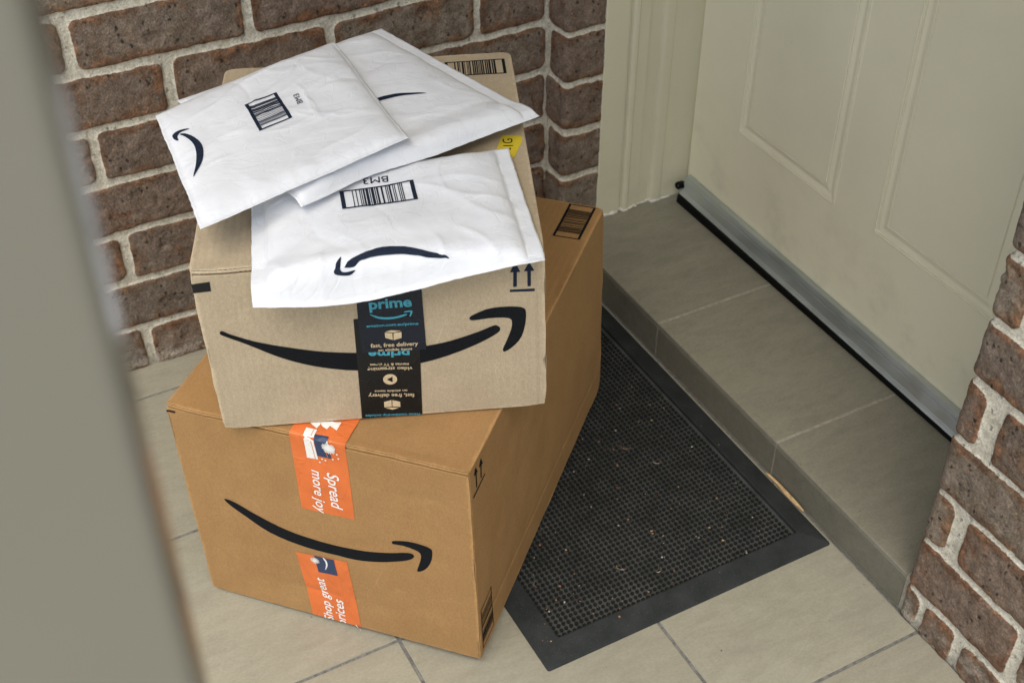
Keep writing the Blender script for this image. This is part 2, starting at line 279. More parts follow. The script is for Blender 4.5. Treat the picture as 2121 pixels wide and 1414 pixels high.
ART = {"b2_body":[[0.0183,0.1383],[0.0196,0.1404],[0.0221,0.1404],[0.0299,0.1347],[0.0551,0.1221],[0.0925,0.1096],[0.1232,0.102],[0.1593,0.0974],[0.19,0.0955],[0.2322,0.1001],[0.2605,0.1052],[0.2908,0.1152],[0.307,0.1219],[0.3119,0.1209],[0.3144,0.1169],[0.3106,0.1108],[0.2901,0.0985],[0.2594,0.0857],[0.2276,0.0769],[0.192,0.0724],[0.1568,0.0723],[0.1282,0.0773],[0.0995,0.0867],[0.0717,0.1012],[0.0449,0.1193],[0.0211,0.1342]],"b2_head":[[0.2818,0.1339],[0.2827,0.1361],[0.2859,0.1385],[0.2999,0.1447],[0.3157,0.1465],[0.3314,0.1456],[0.3402,0.1428],[0.3426,0.1371],[0.3417,0.122],[0.3374,0.1044],[0.3301,0.0934],[0.3218,0.0863],[0.3173,0.0846],[0.3162,0.0874],[0.3176,0.092],[0.3212,0.1007],[0.3263,0.1157],[0.3273,0.1246],[0.326,0.129],[0.3192,0.1317],[0.3034,0.1326],[0.2895,0.1314],[0.2836,0.1317]],"b2_up1":[[0.3325,0.2038],[0.3379,0.1907],[0.3341,0.1908],[0.3336,0.1718],[0.3297,0.1719],[0.3304,0.1911],[0.3268,0.1912]],"b2_up2":[[0.347,0.203],[0.3524,0.1909],[0.3487,0.1909],[0.3484,0.1712],[0.3449,0.1713],[0.345,0.191],[0.3414,0.1911]],"b2_bar":[[0.3261,0.1685],[0.3524,0.1677],[0.3523,0.1642],[0.326,0.1654]],"b2_t1":[[0.1671,0.1922],[0.2341,0.1958],[0.2335,0.0961],[0.1629,0.0976]],"b2_t2":[[0.1596,0.1444],[0.2285,0.1426],[0.2225,-0.001],[0.1545,-0.0011]],"b2_mark":[[0.001,0.2043],[0.0087,0.2027],[0.0194,0.206],[0.0188,0.1939],[0.0075,0.1938],[0.0012,0.1902]],"b2_lab":[[0.1215,0.1842],[0.2155,0.1903],[0.2143,0.1747],[0.1198,0.171]],"b2_smile":[[0.1777,0.1502],[0.1866,0.1459],[0.1962,0.144],[0.206,0.1446],[0.215,0.1471],[0.216,0.1455],[0.2068,0.1421],[0.196,0.1411],[0.1864,0.143],[0.179,0.1479]],"b2_smileh":[[0.2135,0.1502],[0.2173,0.1513],[0.2221,0.1509],[0.2221,0.1481],[0.22,0.1434],[0.2188,0.144],[0.2203,0.1483],[0.2196,0.1494],[0.2142,0.1489]],"b2_icon1a":[[0.1909,0.1233],[0.1988,0.1221],[0.1985,0.1129],[0.1908,0.1162]],"b2_icon1b":[[0.2,0.122],[0.2086,0.1229],[0.2083,0.1148],[0.1994,0.1125]],"b2_icon1c":[[0.1914,0.1246],[0.1976,0.1263],[0.2083,0.1245],[0.1995,0.1228]],"b2_icon2a":[[0.1812,0.0235],[0.1896,0.0257],[0.1892,0.016],[0.1809,0.0157]],"b2_icon2b":[[0.1906,0.0256],[0.199,0.0223],[0.1988,0.0145],[0.19,0.0162]],"b2_icon2c":[[0.1818,0.0145],[0.1891,0.0149],[0.1969,0.0135],[0.1899,0.0114]],"b2_circ":[[0.1908,0.0563],[0.1985,0.0561],[0.1915,0.0641]],"b2_tri":[[0.187,0.0565],[0.1938,0.0601],[0.1931,0.0521]],"b2_code":[[0.2788,0.4116],[0.3541,0.4141],[0.3543,0.3753],[0.278,0.373]],"b2_stick":[[0.3369,0.2255],[0.3597,0.2226],[0.3593,0.2118],[0.3475,0.1775],[0.344,0.1749],[0.3234,0.1775]],"b1_body":[[0.0509,0.1833],[0.0661,0.1811],[0.0901,0.1699],[0.1206,0.1588],[0.158,0.1522],[0.1958,0.1501],[0.2336,0.1525],[0.2652,0.1601],[0.2903,0.1694],[0.2972,0.1684],[0.2975,0.1643],[0.2924,0.1583],[0.2796,0.1508],[0.2508,0.1393],[0.2188,0.1323],[0.1808,0.132],[0.1426,0.134],[0.1051,0.1428],[0.0756,0.1609],[0.0553,0.1755]],"b1_head":[[0.271,0.1802],[0.2735,0.184],[0.292,0.1895],[0.31,0.1895],[0.3202,0.1868],[0.3218,0.1812],[0.3203,0.1681],[0.3148,0.1535],[0.3081,0.1446],[0.3016,0.1402],[0.3003,0.1427],[0.3036,0.1537],[0.3066,0.1654],[0.3064,0.1737],[0.3001,0.1778],[0.2852,0.1797],[0.2729,0.178]],"b1_t1":[[0.1595,0.3257],[0.2286,0.3291],[0.2265,0.2053],[0.1582,0.2046]],"b1_t1top":[[0.1592,0.0006],[0.2265,0.0037],[0.2269,0.0422],[0.1591,0.023]],"b1_t2":[[0.1377,0.1183],[0.2068,0.1237],[0.2129,-0.0028],[0.1445,-0.0053]],"b1_mark":[[-0.0041,0.3166],[0.004,0.3173],[0.0128,0.3175],[0.0115,0.3145],[0.0028,0.3147],[-0.0042,0.3131]],"b1_wht":[[0.1774,0.3209],[0.1898,0.316],[0.1913,0.2932],[0.1775,0.2926]],"b1_whttop":[[0.1766,0.0013],[0.1754,0.0122],[0.1885,0.0123],[0.1897,0.0027],[0.1938,-0.0058],[0.1795,-0.0031]],"b1_navy":[[0.1904,0.3156],[0.2066,0.3191],[0.2088,0.2997],[0.1914,0.2993]],"b1_navytop":[[0.1896,0.0049],[0.2061,0.0059],[0.2088,0.0015],[0.1933,-0.0034]],"b1_gem":[[[0.1752,0.0208],[0.1864,0.025],[0.1883,0.0209],[0.1871,0.0142]],[[0.1859,0.0248],[0.201,0.0302],[0.2003,0.0253],[0.1988,0.0162],[0.1922,0.0188]],[[0.1995,0.0291],[0.2096,0.032],[0.2102,0.0177],[0.1997,0.0225]]],"b1_burst":[[0.2077,0.3164],[0.2172,0.3192],[0.209,0.3265]],"b1_dots":[[0.2165,0.3086],[0.2175,0.3021],[0.2101,0.299],[0.1965,0.2954],[0.2005,0.2945],[0.193,0.2894]],"b1_sq":[[0.1627,0.1205],[0.1891,0.1215],[0.191,0.0923],[0.1644,0.0898]],"b1_sqsm":[[0.1748,0.1218],[0.1772,0.12],[0.179,0.1161],[0.1797,0.1104],[0.178,0.1037],[0.1745,0.0974],[0.1764,0.1038],[0.1773,0.1095],[0.1768,0.1147],[0.1753,0.119]],"b1_burst2":[[0.163,0.1116],[0.1693,0.1133],[0.1641,0.1198]],"b1_up1":[[0.0203,0.3169],[0.0267,0.3037],[0.0231,0.3056],[0.0223,0.2843],[0.0191,0.2856],[0.0198,0.3057],[0.0148,0.3078]],"b1_up2":[[0.0368,0.3151],[0.0429,0.3013],[0.0387,0.3029],[0.0383,0.2834],[0.035,0.2849],[0.0354,0.3042],[0.0304,0.3062]],"b1_bar":[[0.0085,0.2814],[0.0496,0.2793],[0.0494,0.2769],[0.0091,0.2782]],"b1_codeR":[[0.0481,0.0842],[0.0485,0.0102],[0.0089,0.0114],[0.0088,0.0858]],"b1_codeT":[[0.3253,0.529],[0.3635,0.5274],[0.3635,0.4498],[0.3255,0.45]],"A_code":[[0.3261,0.2832],[0.6024,0.2638],[0.6066,0.4307],[0.3309,0.459]],"A_body":[[0.3166,0.924],[0.3206,0.9256],[0.3508,0.8988],[0.4025,0.8765],[0.4537,0.8649],[0.5038,0.8687],[0.5593,0.8859],[0.6075,0.9107],[0.6498,0.9286],[0.6736,0.9432],[0.664,0.944],[0.6177,0.9336],[0.5746,0.9247],[0.5253,0.9143],[0.4753,0.9107],[0.4252,0.9102],[0.3744,0.9174],[0.3485,0.9276],[0.3226,0.9274]],"A_head":[[0.3087,0.8889],[0.2971,0.9044],[0.2861,0.9266],[0.2818,0.9364],[0.2847,0.9418],[0.3016,0.9448],[0.3263,0.9462],[0.3423,0.9446],[0.3539,0.9402],[0.3497,0.9387],[0.3275,0.9408],[0.3089,0.9393],[0.3037,0.9292],[0.3067,0.9173],[0.3103,0.8941]],"C_code":[[0.3945,0.3014],[0.5642,0.297],[0.5738,0.5275],[0.4033,0.535]],"C_body":[[0.0661,0.295],[0.085,0.31],[0.1099,0.351],[0.1302,0.4084],[0.1373,0.4625],[0.1321,0.5115],[0.1163,0.5628],[0.0902,0.603],[0.0669,0.6315],[0.0499,0.6466],[0.066,0.6067],[0.0825,0.5654],[0.0977,0.5097],[0.1049,0.4573],[0.1016,0.4002],[0.0847,0.3406],[0.0684,0.3064]],"C_head":[[0.1151,0.294],[0.0928,0.2768],[0.0612,0.2613],[0.0389,0.2585],[0.0325,0.2666],[0.0335,0.2936],[0.0431,0.3237],[0.0512,0.3287],[0.0506,0.3069],[0.0551,0.294],[0.07,0.2845],[0.0965,0.2907]],"B_body":[[0.7385,0.6502],[0.7188,0.628],[0.669,0.5906],[0.6214,0.568],[0.5856,0.5579],[0.5163,0.5484],[0.4263,0.5467],[0.3311,0.5574],[0.3216,0.5847],[0.4096,0.5745],[0.4968,0.5787],[0.5766,0.5834],[0.6627,0.6086],[0.713,0.6362]]}
TXT = {"prime": [[0.1776, 0.1567], [0.2225, 0.1568], [0.1792, 0.1681]],
"amazon.com.au/prime": [[0.1723, 0.1327], [0.2275, 0.1313], [0.1726, 0.1357]],
"fast, free delivery": [[0.1741, 0.1044], [0.2251, 0.1031], [0.1747, 0.11]],
"on eligible items": [[0.1817, 0.0984], [0.2181, 0.0975], [0.182, 0.102]],
"u_prime": [[0.2152, 0.097], [0.1709, 0.0995], [0.2146, 0.0885]],
"u_movies & TV shows": [[0.213, 0.0783], [0.1711, 0.0811], [0.2127, 0.0743]],
"u_video streaming": [[0.2166, 0.0726], [0.1676, 0.0756], [0.2162, 0.0673]],
"u_on eligible items": [[0.2086, 0.0396], [0.1724, 0.0416], [0.2083, 0.0363]],
"u_fast, free delivery": [[0.2159, 0.0328], [0.165, 0.0368], [0.2155, 0.0273]],
"u_Prime membership includes": [[0.2199, 0.0035], [0.1588, 0.0067], [0.2197, -0.0001]],
"st_-1G": [[0.3476, 0.1921], [0.348, 0.2165], [0.3411, 0.1929]],
"o_Spread": [[0.1998, 0.2752], [0.1991, 0.2175], [0.2105, 0.2769]],
"o_more joy": [[0.1807, 0.2747], [0.1786, 0.2042], [0.1908, 0.2765]],
"o_Shop great": [[0.1746, -0.0013], [0.1701, 0.0789], [0.163, -0.0032]],
"o_prices": [[0.192, -0.0043], [0.1914, 0.0438], [0.1814, -0.0059]],
"A_BM3": [[0.5118, 0.1864], [0.4181, 0.1815], [0.5105, 0.2389]],
"C_BM3": [[0.6559, 0.4514], [0.6589, 0.373], [0.5996, 0.446]]}
MC = {'A': [[0.4555, -0.6338, 0.572], [0.5264, -0.3564, 0.574], [0.7245, -0.4195, 0.5657], [0.6249, -0.6972, 0.5497]], 'B': [[0.2943, -0.6616, 0.6006], [0.2134, -0.3718, 0.587], [0.4891, -0.2952, 0.58], [0.5519, -0.6111, 0.5906]], 'C': [[0.3381, -0.6984, 0.6093], [0.2658, -0.4561, 0.6102], [0.5169, -0.4718, 0.6157], [0.5564, -0.7195, 0.6057]]}

# ------------------------------------------------------------------ constants of the place (metres; x along the door wall, y into the door, z up)
STEP_H, STEP_Y, SEAL_Y, DOOR_Y = .0637, .003, .221, .245
NIB, PILLAR = .0563, .9391

# ------------------------------------------------------------------ ground and paving
def boxes_mesh(name, bxs, mats, parent=None, bev=.0008, tid=None):
    V = []; F = []; MI = []; T = []
    for k, (x0, x1, y0, y1, z0, z1, mi) in enumerate(bxs):
        b = bev if mi == 0 else 0; o = len(V)
        if b:
            V += [(x0, y0, z0), (x1, y0, z0), (x1, y1, z0), (x0, y1, z0), (x0, y0, z1 - b), (x1, y0, z1 - b), (x1, y1, z1 - b), (x0, y1, z1 - b),
                  (x0 + b, y0 + b, z1), (x1 - b, y0 + b, z1), (x1 - b, y1 - b, z1), (x0 + b, y1 - b, z1)]
            f = [(3, 2, 1, 0)] + [(i, (i + 1) % 4, 4 + (i + 1) % 4, 4 + i) for i in range(4)] + [(4 + i, 4 + (i + 1) % 4, 8 + (i + 1) % 4, 8 + i) for i in range(4)] + [(8, 9, 10, 11)]
        else:
            V += [(x0, y0, z0), (x1, y0, z0), (x1, y1, z0), (x0, y1, z0), (x0, y0, z1), (x1, y0, z1), (x1, y1, z1), (x0, y1, z1)]
            f = [(3, 2, 1, 0), (4, 5, 6, 7)] + [(i, (i + 1) % 4, 4 + (i + 1) % 4, 4 + i) for i in range(4)]
        t = ((k * 7919) % 97) / 97.
        T += [t] * (len(V) - o)
        for q in f: F.append(tuple(o + i for i in q)); MI.append(mi)
    ob = mobj(name, V, F, mats, parent, MI, smooth=False)
    a = ob.data.attributes.new('tid', 'FLOAT', 'POINT'); a.data.foreach_set('value', T)
    return ob
g = .0022
xs = [.0725 + .2995 * i for i in range(0, 11)]; xs = [-.01] + xs
ys = [-.0, -.285, -.589, -.893, -1.197, -1.501, -1.805]
bx = [(-.02, 3.1, -1.83, .001, -.03, -.0016, 1)]
for i in range(len(xs) - 1):
    for j in range(len(ys) - 1):
        bx.append((xs[i] + g, xs[i + 1] - g, ys[j + 1] + g, ys[j] - g, -.012, 0, 0))
tag(boxes_mesh('paving', bx, [M_TILE, M_GROUT]), kind='structure')
gm, gnt, gb = mat('concrete_path', .9, .2)
setc(gnt, gb, ramp(gnt, noise(gnt, coords(gnt), 6, 6, .7), [(.3, (.40, .39, .35)), (.7, (.50, .485, .44))]))
G = [(-30, -30, -.06), (30, -30, -.06), (30, 30, -.06), (-30, 30, -.06)]
tag(mobj('ground', G, [(0, 1, 2, 3)], gm), kind='structure')
# the raised tiled doorstep: top tiles and riser tiles over a grout core
sx = [.0563, .3555 - .3, .3555, .6577, .928]
tops = [(.030, .3555), (.3555, .6577), (.6577, .9300)]
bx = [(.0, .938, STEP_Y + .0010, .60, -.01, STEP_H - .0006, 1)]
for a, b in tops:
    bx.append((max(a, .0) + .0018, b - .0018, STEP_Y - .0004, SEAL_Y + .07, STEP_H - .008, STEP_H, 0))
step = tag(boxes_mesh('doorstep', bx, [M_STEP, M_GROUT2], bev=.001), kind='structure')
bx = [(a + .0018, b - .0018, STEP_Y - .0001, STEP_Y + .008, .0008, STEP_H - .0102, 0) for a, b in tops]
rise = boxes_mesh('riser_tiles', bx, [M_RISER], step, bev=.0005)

# ------------------------------------------------------------------ brickwork
BED = .0779
def rows(z0, top):
    r = [(.0, z0 - .005)]; k = 0
    while z0 + .086 * k + .005 < top: r.append((z0 + .086 * k + .005, z0 + .086 * (k + 1) - .005)); k += 1
    return r
def brick_patch(pts_fn, s0, s1, z0, z1, bricks, seed, ds=.0022, relief=.0042, flip=False, edge_s=None):
    ns = int((s1 - s0) / ds) + 1; nz = int((z1 - z0) / ds) + 1
    S, Z = np.meshgrid(np.linspace(s0, s1, ns), np.linspace(z0, z1, nz), indexing='ij')
    wx = .0050 * fbm(S * 50, Z * 50, seed, 5) + .0055 * fbm(S * 11, Z * 11, seed + 5, 2)
    wz = .0050 * fbm(S * 50, Z * 50, seed + 9, 5) + .0050 * fbm(S * 9, Z * 9, seed + 7, 2)
    BD = np.full(S.shape, -.02); ID = np.zeros(S.shape)
    rnd = random.Random(seed)
    for (a, b, c, d) in bricks:
        ra = rnd.uniform(.007, .014); bid = rnd.random(); ja, jb, jc, jd = (rnd.uniform(-.002, .0022) for _ in range(4))
        a += ja; b += jb; c += jc; d += jd
        tilt = rnd.uniform(-.012, .012)
        px = S + wx - (a + b) / 2; pz = Z + wz - (c + d) / 2 + tilt * (S - (a + b) / 2)
        qx = np.abs(px) - (b - a) / 2 + ra; qz = np.abs(pz) - (d - c) / 2 + ra
        dist = -(np.sqrt(np.maximum(qx, 0) ** 2 + np.maximum(qz, 0) ** 2) + np.minimum(np.maximum(qx, qz), 0) - ra)
        m = dist > BD; BD = np.where(m, dist, BD); ID = np.where(m, bid, ID)
    t = np.clip((BD + .0004) / .0055, 0, 1)
    h = relief * np.sqrt(np.clip(1 - (1 - t) ** 2, 0, 1)) * (BD > -.0004)
    h = h + np.where(BD > 0, .0030 * fbm(S * 24, Z * 24, seed + 3, 4) + .0020 * fbm(S * 120, Z * 120, seed + 4, 3), .0016 * fbm(S * 90, Z * 90, seed + 8, 4) + .0012 * fbm(S * 20, Z * 20, seed + 2, 2))
    # chipped spots
    ch = sm(.20, .30, fbm(S * 26, Z * 26, seed + 21, 4)); h = h - ch * .0030 * (BD > 0)
    P, Nn = pts_fn(S); X = P[0] + Nn[0] * h; Y = P[1] + Nn[1] * h
    V = np.stack([X, Y, Z], -1).reshape(-1, 3)
    return V, gridfaces(ns, nz, flip=flip), BD.reshape(-1), ID.reshape(-1)
def brick_obj(name, patches, label):
    V = []; F = []; B = []; I = []
    for v, f, b, i in patches:
        o = sum(len(x) for x in V); V.append(v); F += [tuple(o + k for k in q) for q in f]; B.append(b); I.append(i)
    V = np.concatenate(V); ob = mobj(name, V.tolist(), F, M_BRICK)
    for n, a in (('bd', np.concatenate(B)), ('bid', np.concatenate(I))):
        at = ob.data.attributes.new(n, 'FLOAT', 'POINT'); at.data.foreach_set('value', a.astype(np.float32))
    return tag(ob, label, 'brick wall')
# left wall: plane x=0 running back to the inner corner at y=0 (s = y)
jo = {0: [-.708], 1: [-.835, -.585], 2: [-.711], 3: [-.83, -.59], 4: [-.722], 5: [-.601, -.367, -.130], 6: [-.726, -.480], 7: [-.60, -.36, -.12]}
R = rows(BED, 1.12); bl = []
for k, (c, d) in enumerate(R):
    js = jo.get(k, [-.60, -.36, -.12] if k % 2 else [-.72, -.48])
    a = min(js)
    while a > -1.9: a -= .24; js = js + [a]
    a = max(js)
    while a < -.15: a += .24; js = js + [a]
    js = sorted(j for j in set(js) if j < -.03)
    es = js + [-.0]
    for a, b in zip(es[:-1], es[1:]): bl.append((a + .005, b - .007, c, d))
pa = brick_patch(lambda S: ((0 * S, S), (1 + 0 * S, 0 * S)), -1.55, .0, -.004, 1.05, bl, 11)
# nib: s from the inner corner along x, round the arris, then in to the frame
def path(corner_x, sgn, r=.006):
    L = NIB - r
    def f(S):
        t = np.clip((S - L) / (r * math.pi / 2), 0, 1) * math.pi / 2
        x = np.where(S < L, S, L + r * np.sin(t)); y = np.where(S < L, 0 * S, r - r * np.cos(t)); y = y + np.maximum(0, S - L - r * math.pi / 2)
        return (x, y), (np.sin(t), -np.cos(t))
    return f
nb = []
for k, (c, d) in enumerate(R): nb.append(((.013, .004, .009, .0, .012, .006, .011, .003, .01)[k % 9], .136, c, d))
pb = brick_patch(path(NIB, 1), -.004, .122, -.004, 1.05, nb, 23)
def plain(x0, x1, y0, y1, z0, z1, bt=None):         # unseen upper courses and backs, same material
    V = np.array([(x0, y0, z0), (x1, y0, z0), (x1, y1, z0), (x0, y1, z0), (x0, y0, z1), (x1, y0, z1), (x1, y1, z1), (x0, y1, z1)], float)
    F = [(4, 5, 6, 7)] + [(i, (i + 1) % 4, 4 + (i + 1) % 4, 4 + i) for i in range(4)]
    return V, F, np.full(8, .02), np.full(8, .4)
wl_ = brick_obj('brick_wall', [pa, pb, plain(-.11, -.012, -1.55, .12, -.01, 1.047), plain(-.11, .004, -1.55, .0, 1.05, 2.35), plain(-.11, NIB, .0, .12, 1.05, 2.35)],
          'grey-brown clinker brick wall with pale mortar behind the parcels, left of the door')
# right pillar: face y=0 from x=PILLAR (s = x)
br = []
jr = {0: [.968, 1.03], 1: [1.107], 2: [.983], 3: [1.10], 4: [.983], 5: [1.10], 6: [.985], 7: [1.10]}
R2 = rows(.0600, 1.12)
for k, (c, d) in enumerate(R2):
    js = list(jr.get(k, [1.10] if k % 2 else [.985])); a = max(js)
    while a < 1.7: a += .24; js.append(a)
    es = [PILLAR - .004] + sorted(js)
    wj = .010 if k in (2, 4) else .006
    for q, (a, b) in enumerate(zip(es[:-1], es[1:])): br.append((a + (wj if q else -.03), b - wj, c, d))
def rpath(S):
    r = .007; s0 = PILLAR + r
    t = np.clip((s0 - S) / (r * math.pi / 2), 0, 1) * math.pi / 2
    x = np.where(S > s0, S, s0 - r * np.sin(t)); y = np.where(S > s0, 0 * S, r - r * np.cos(t)); y = y + np.maximum(0, s0 - S - r * math.pi / 2)
    return (x, y), (-np.sin(t), -np.cos(t))
br2 = [((a if a > PILLAR - .01 else a - .12), b, c, d) for a, b, c, d in br]
pr = brick_patch(rpath, PILLAR - .10, 1.50, -.004, 1.05, br2, 37, ds=.0019, relief=.0046, flip=False)
brick_obj('brick_pillar', [pr, plain(PILLAR + .012, 2.0, .012, .30, -.01, 1.047), plain(PILLAR, 2.0, .002, .30, 1.05, 2.35)],
          'grey-brown clinker brick pillar with pale mortar at the right edge, beside the doorstep')
# unseen porch ceiling, added and kept dark to shade the doorway and step
cm_, cnt_, cb_ = mat('added_ceiling_paint', .8, .2); setc(cnt_, cb_, ramp(cnt_, noise(cnt_, coords(cnt_), 8, 3), [(.3, (0.300, 0.288, 0.258)), (.7, (0.330, 0.318, 0.285))]))
tag(boxes_mesh('added_porch_ceiling', [(-.11, 1.62, -1.15, .30, 2.35, 2.43, 1)], [cm_, cm_]), kind='structure')

# ------------------------------------------------------------------ door, frame, draught seal
def prof_extrude(name, prof, lo, hi, axis, mats, parent, n=2, wob=0, smooth=False, caps=True, seed=1):
    """prof: list of 2D points. axis 'z': (x, y) swept in z; axis 'x': (y, z) swept in x"""
    V = []; P = len(prof)
    for i in range(n):
        t = lo + (hi - lo) * i / (n - 1)
        for k, (a, b) in enumerate(prof):
            V.append((a, b, t) if axis == 'z' else (t, a, b))
    F = [(i * P + k, i * P + (k + 1) % P, (i + 1) * P + (k + 1) % P, (i + 1) * P + k) for i in range(n - 1) for k in range(P)]
    if caps: F += [tuple(range(P))[::-1], tuple((n - 1) * P + k for k in range(P))]
    return recalc(mobj(name, V, F, mats, parent, smooth=smooth))
fr = tag(empty('door_frame', (.056, .07, STEP_H)), 'cream gloss painted timber door frame in the corner between brick nib and door', 'door frame')
def cham(pts): return pts
fp = [(.050, .0665), (.0605, .0665), (.0615, .068), (.0618, .1100), (.0570, .1115), (.0570, .1160), (.0618, .1185), (.0635, .1225), (.0636, .1275), (.0610, .1310), (.0605, .145),
      (.0605, .1500), (.0560, .1512), (.0560, .1745), (.0605, .1765), (.0628, .1790), (.0636, .1835), (.0636, .1925), (.0628, .1965), (.0615, .1985), (.0615, .262), (.050, .262)]
j = prof_extrude('jamb', fp, STEP_H + .0005, 2.1, 'z', M_FRAME, None); j.parent = fr; j.matrix_parent_inverse = fr.matrix_world.inverted()
# a bead of caulk round the foot of the jamb
V = []; F = []; nn = 120
yy = np.linspace(.062, .218, nn); xp = np.interp(yy, [p[1] for p in fp[1:-1]], [p[0] for p in fp[1:-1]])
for i in range(nn):
    w = .0022 + .0045 * max(0, vn(yy[i] * 90, 0, 3) - .35) * (1 if yy[i] < .19 else .2); hh = .0025 + .008 * max(0, float(vn(yy[i] * 120, 0, 8)) - .35) * (1 if yy[i] < .19 else .15)
    V += [(xp[i] - .003, yy[i], STEP_H), (xp[i] + w, yy[i], STEP_H + .0002), (xp[i] + w * .6, yy[i], STEP_H + hh * .5), (xp[i] + .0003, yy[i], STEP_H + hh), (xp[i] - .003, yy[i], STEP_H + hh)]
for i in range(nn - 1):
    for k in range(4): F.append((i * 5 + k, i * 5 + k + 1, (i + 1) * 5 + k + 1, (i + 1) * 5 + k))
c_ = recalc(mobj('caulk_bead', V, F, M_CAULK)); c_.parent = fr; c_.matrix_parent_inverse = fr.matrix_world.inverted()

dr = tag(empty('front_door', (.0745, DOOR_Y, .07)), 'closed cream painted front door with raised panel mouldings, soiled at its bottom', 'door')
def adopt(o, p): o.parent = p; o.matrix_parent_inverse = p.matrix_world.inverted(); return o
X0, X1, Z0, Z1 = .0745, 1.0, .092, 2.1
pan = [(.1955, .4375, .2560, 1.02), (.5245, .7680, .2620, 1.02), (.1955, .4375, 1.16, 1.95), (.5245, .7680, 1.16, 1.95)]
def lines(lo, hi, edges, band=.034, fine=.0005, coarse=.03):
    s = set(np.round(np.arange(lo, hi, coarse), 5)) | {lo, hi}
    for e, dr_ in edges:
        for q in np.arange(-.004, band, fine): s.add(round(e + dr_ * q, 5))
    return np.array(sorted(v for v in s if lo <= v <= hi))
gx = lines(X0, X1, [(.1955, 1), (.4375, -1), (.5245, 1), (.7680, -1)]); gz = lines(Z0, Z1, [(.2560, 1), (.2620, 1), (1.02, -1)], fine=.0006)
GX, GZ = np.meshgrid(gx, gz, indexing='ij'); H = np.zeros(GX.shape)
dp = [0, .0012, .0022, .0030, .0039, .0048, .0066, .0075, .0084, .0100, .0150, .0220, .0236, .0246, .0256, .03]
hp = [0, .0008, .0009, .0006, -.0042, .0004, .0004, -.0044, -.0006, -.0016, -.0024, -.0008, -.0005, -.0050, .0000, .0000]
for (a, b, c, d) in pan:
    r = .007; qx = np.abs(GX - (a + b) / 2) - (b - a) / 2 + r; qz = np.abs(GZ - (c + d) / 2) - (d - c) / 2 + r
    D = -(np.sqrt(np.maximum(qx, 0) ** 2 + np.maximum(qz, 0) ** 2) + np.minimum(np.maximum(qx, qz), 0) - r)
    H = np.where(D > 0, np.interp(D, dp, hp), H)
H += .0006 * fbm(GX * 9, GZ * 9, 4, 3)
V = np.stack([GX, DOOR_Y - H, GZ], -1).reshape(-1, 3).tolist(); F = gridfaces(len(gx), len(gz)); n0 = len(V)
V += [(X0, DOOR_Y, Z0), (X1, DOOR_Y, Z0), (X1, DOOR_Y + .04, Z0), (X0, DOOR_Y + .04, Z0), (X0, DOOR_Y, Z1), (X1, DOOR_Y, Z1), (X1, DOOR_Y + .04, Z1), (X0, DOOR_Y + .04, Z1)]
F += [tuple(n0 + k for k in q) for q in ((0, 1, 2, 3), (7, 6, 5, 4), (0, 3, 7, 4), (1, 5, 6, 2), (3, 2, 6, 7))]
adopt(mobj('door_leaf', V, F, M_DOOR), dr)
# aluminium draught strip along the foot of the door, with rubber below and an end plunger
TL = math.atan(.0195)
def strip(name, prof, mm, xa=.0845, xb=.99):
    V = []; P = len(prof); n = 30
    for i in range(n):
        x = xa + (xb - xa) * i / (n - 1)
        for a, b in prof: V.append((x, a, b - (.0185 * (x - .0885) if b > .083 else .0185 * (x - .0885) * max(0, (b - .066) / .017))))
    F = [(i * P + k, i * P + (k + 1) % P, (i + 1) * P + (k + 1) % P, (i + 1) * P + k) for i in range(n - 1) for k in range(P)] + [tuple(range(P)), tuple((n - 1) * P + k for k in range(P))]
    return recalc(mobj(name, V, F, mm, smooth=False))
ap = [(0.2435, 0.1135), (0.237, 0.11324), (0.235, 0.11236), (0.2318, 0.1069), (0.2312, 0.10558), (0.2322, 0.10443), (0.2335, 0.10373), (0.2335, 0.10206), (0.2318, 0.10109), (0.2262, 0.08842), (0.225, 0.08736), (0.2254, 0.0863), (0.2244, 0.08507), (0.2222, 0.08314), (0.2218, 0.08208), (0.2228, 0.0812), (0.23, 0.0812), (0.2435, 0.09282)]
st = adopt(strip('draught_strip', ap, M_ALU), dr)
rb = [(.2300, .0815), (.2218, .0815), (.2190, .0790), (.2180, .0720), (.2180, .0655), (.2200, .0642), (.2300, .0642)]
adopt(strip('seal_rubber', rb, M_BLACK, .0850, .99), dr)
def cyl(c, r, axis, n=20, L=.01, bev=.001, rin=None):
    ax = Vector(axis).normalized(); u = ax.orthogonal().normalized(); w = ax.cross(u); V = []; F = []
    rings = [(r, 0), (r, L - bev), (r - bev, L)] + ([(rin, L), (rin, L - .003)] if rin else [])
    for rr, t in rings:
        for k in range(n):
            a = 2 * math.pi * k / n; V.append(tuple(Vector(c) + ax * t + (u * math.cos(a) + w * math.sin(a)) * rr))
    for q in range(len(rings) - 1):
        for k in range(n): F.append((q * n + k, q * n + (k + 1) % n, (q + 1) * n + (k + 1) % n, (q + 1) * n + k))
    F.append(tuple((len(rings) - 1) * n + k for k in range(n))); F.append(tuple(range(n))[::-1]); return V, F
V, F = cyl((.0765, .233, .0925), .0068, (.25, -1, .15), L=.0125, rin=.0028)
adopt(mobj('end_plunger', V, F, M_BLACK), dr)
V, F = cyl((.0790, .2262, .0938), .0019, (.25, -1, .15), L=.0035); adopt(mobj('screw', V, F, M_ALU), dr)
V, F = cyl((.0765, .233, .0925), .0058, (1, 0, 0), L=.012); adopt(mobj('plunger_rod', V, F, M_BLACK), dr)

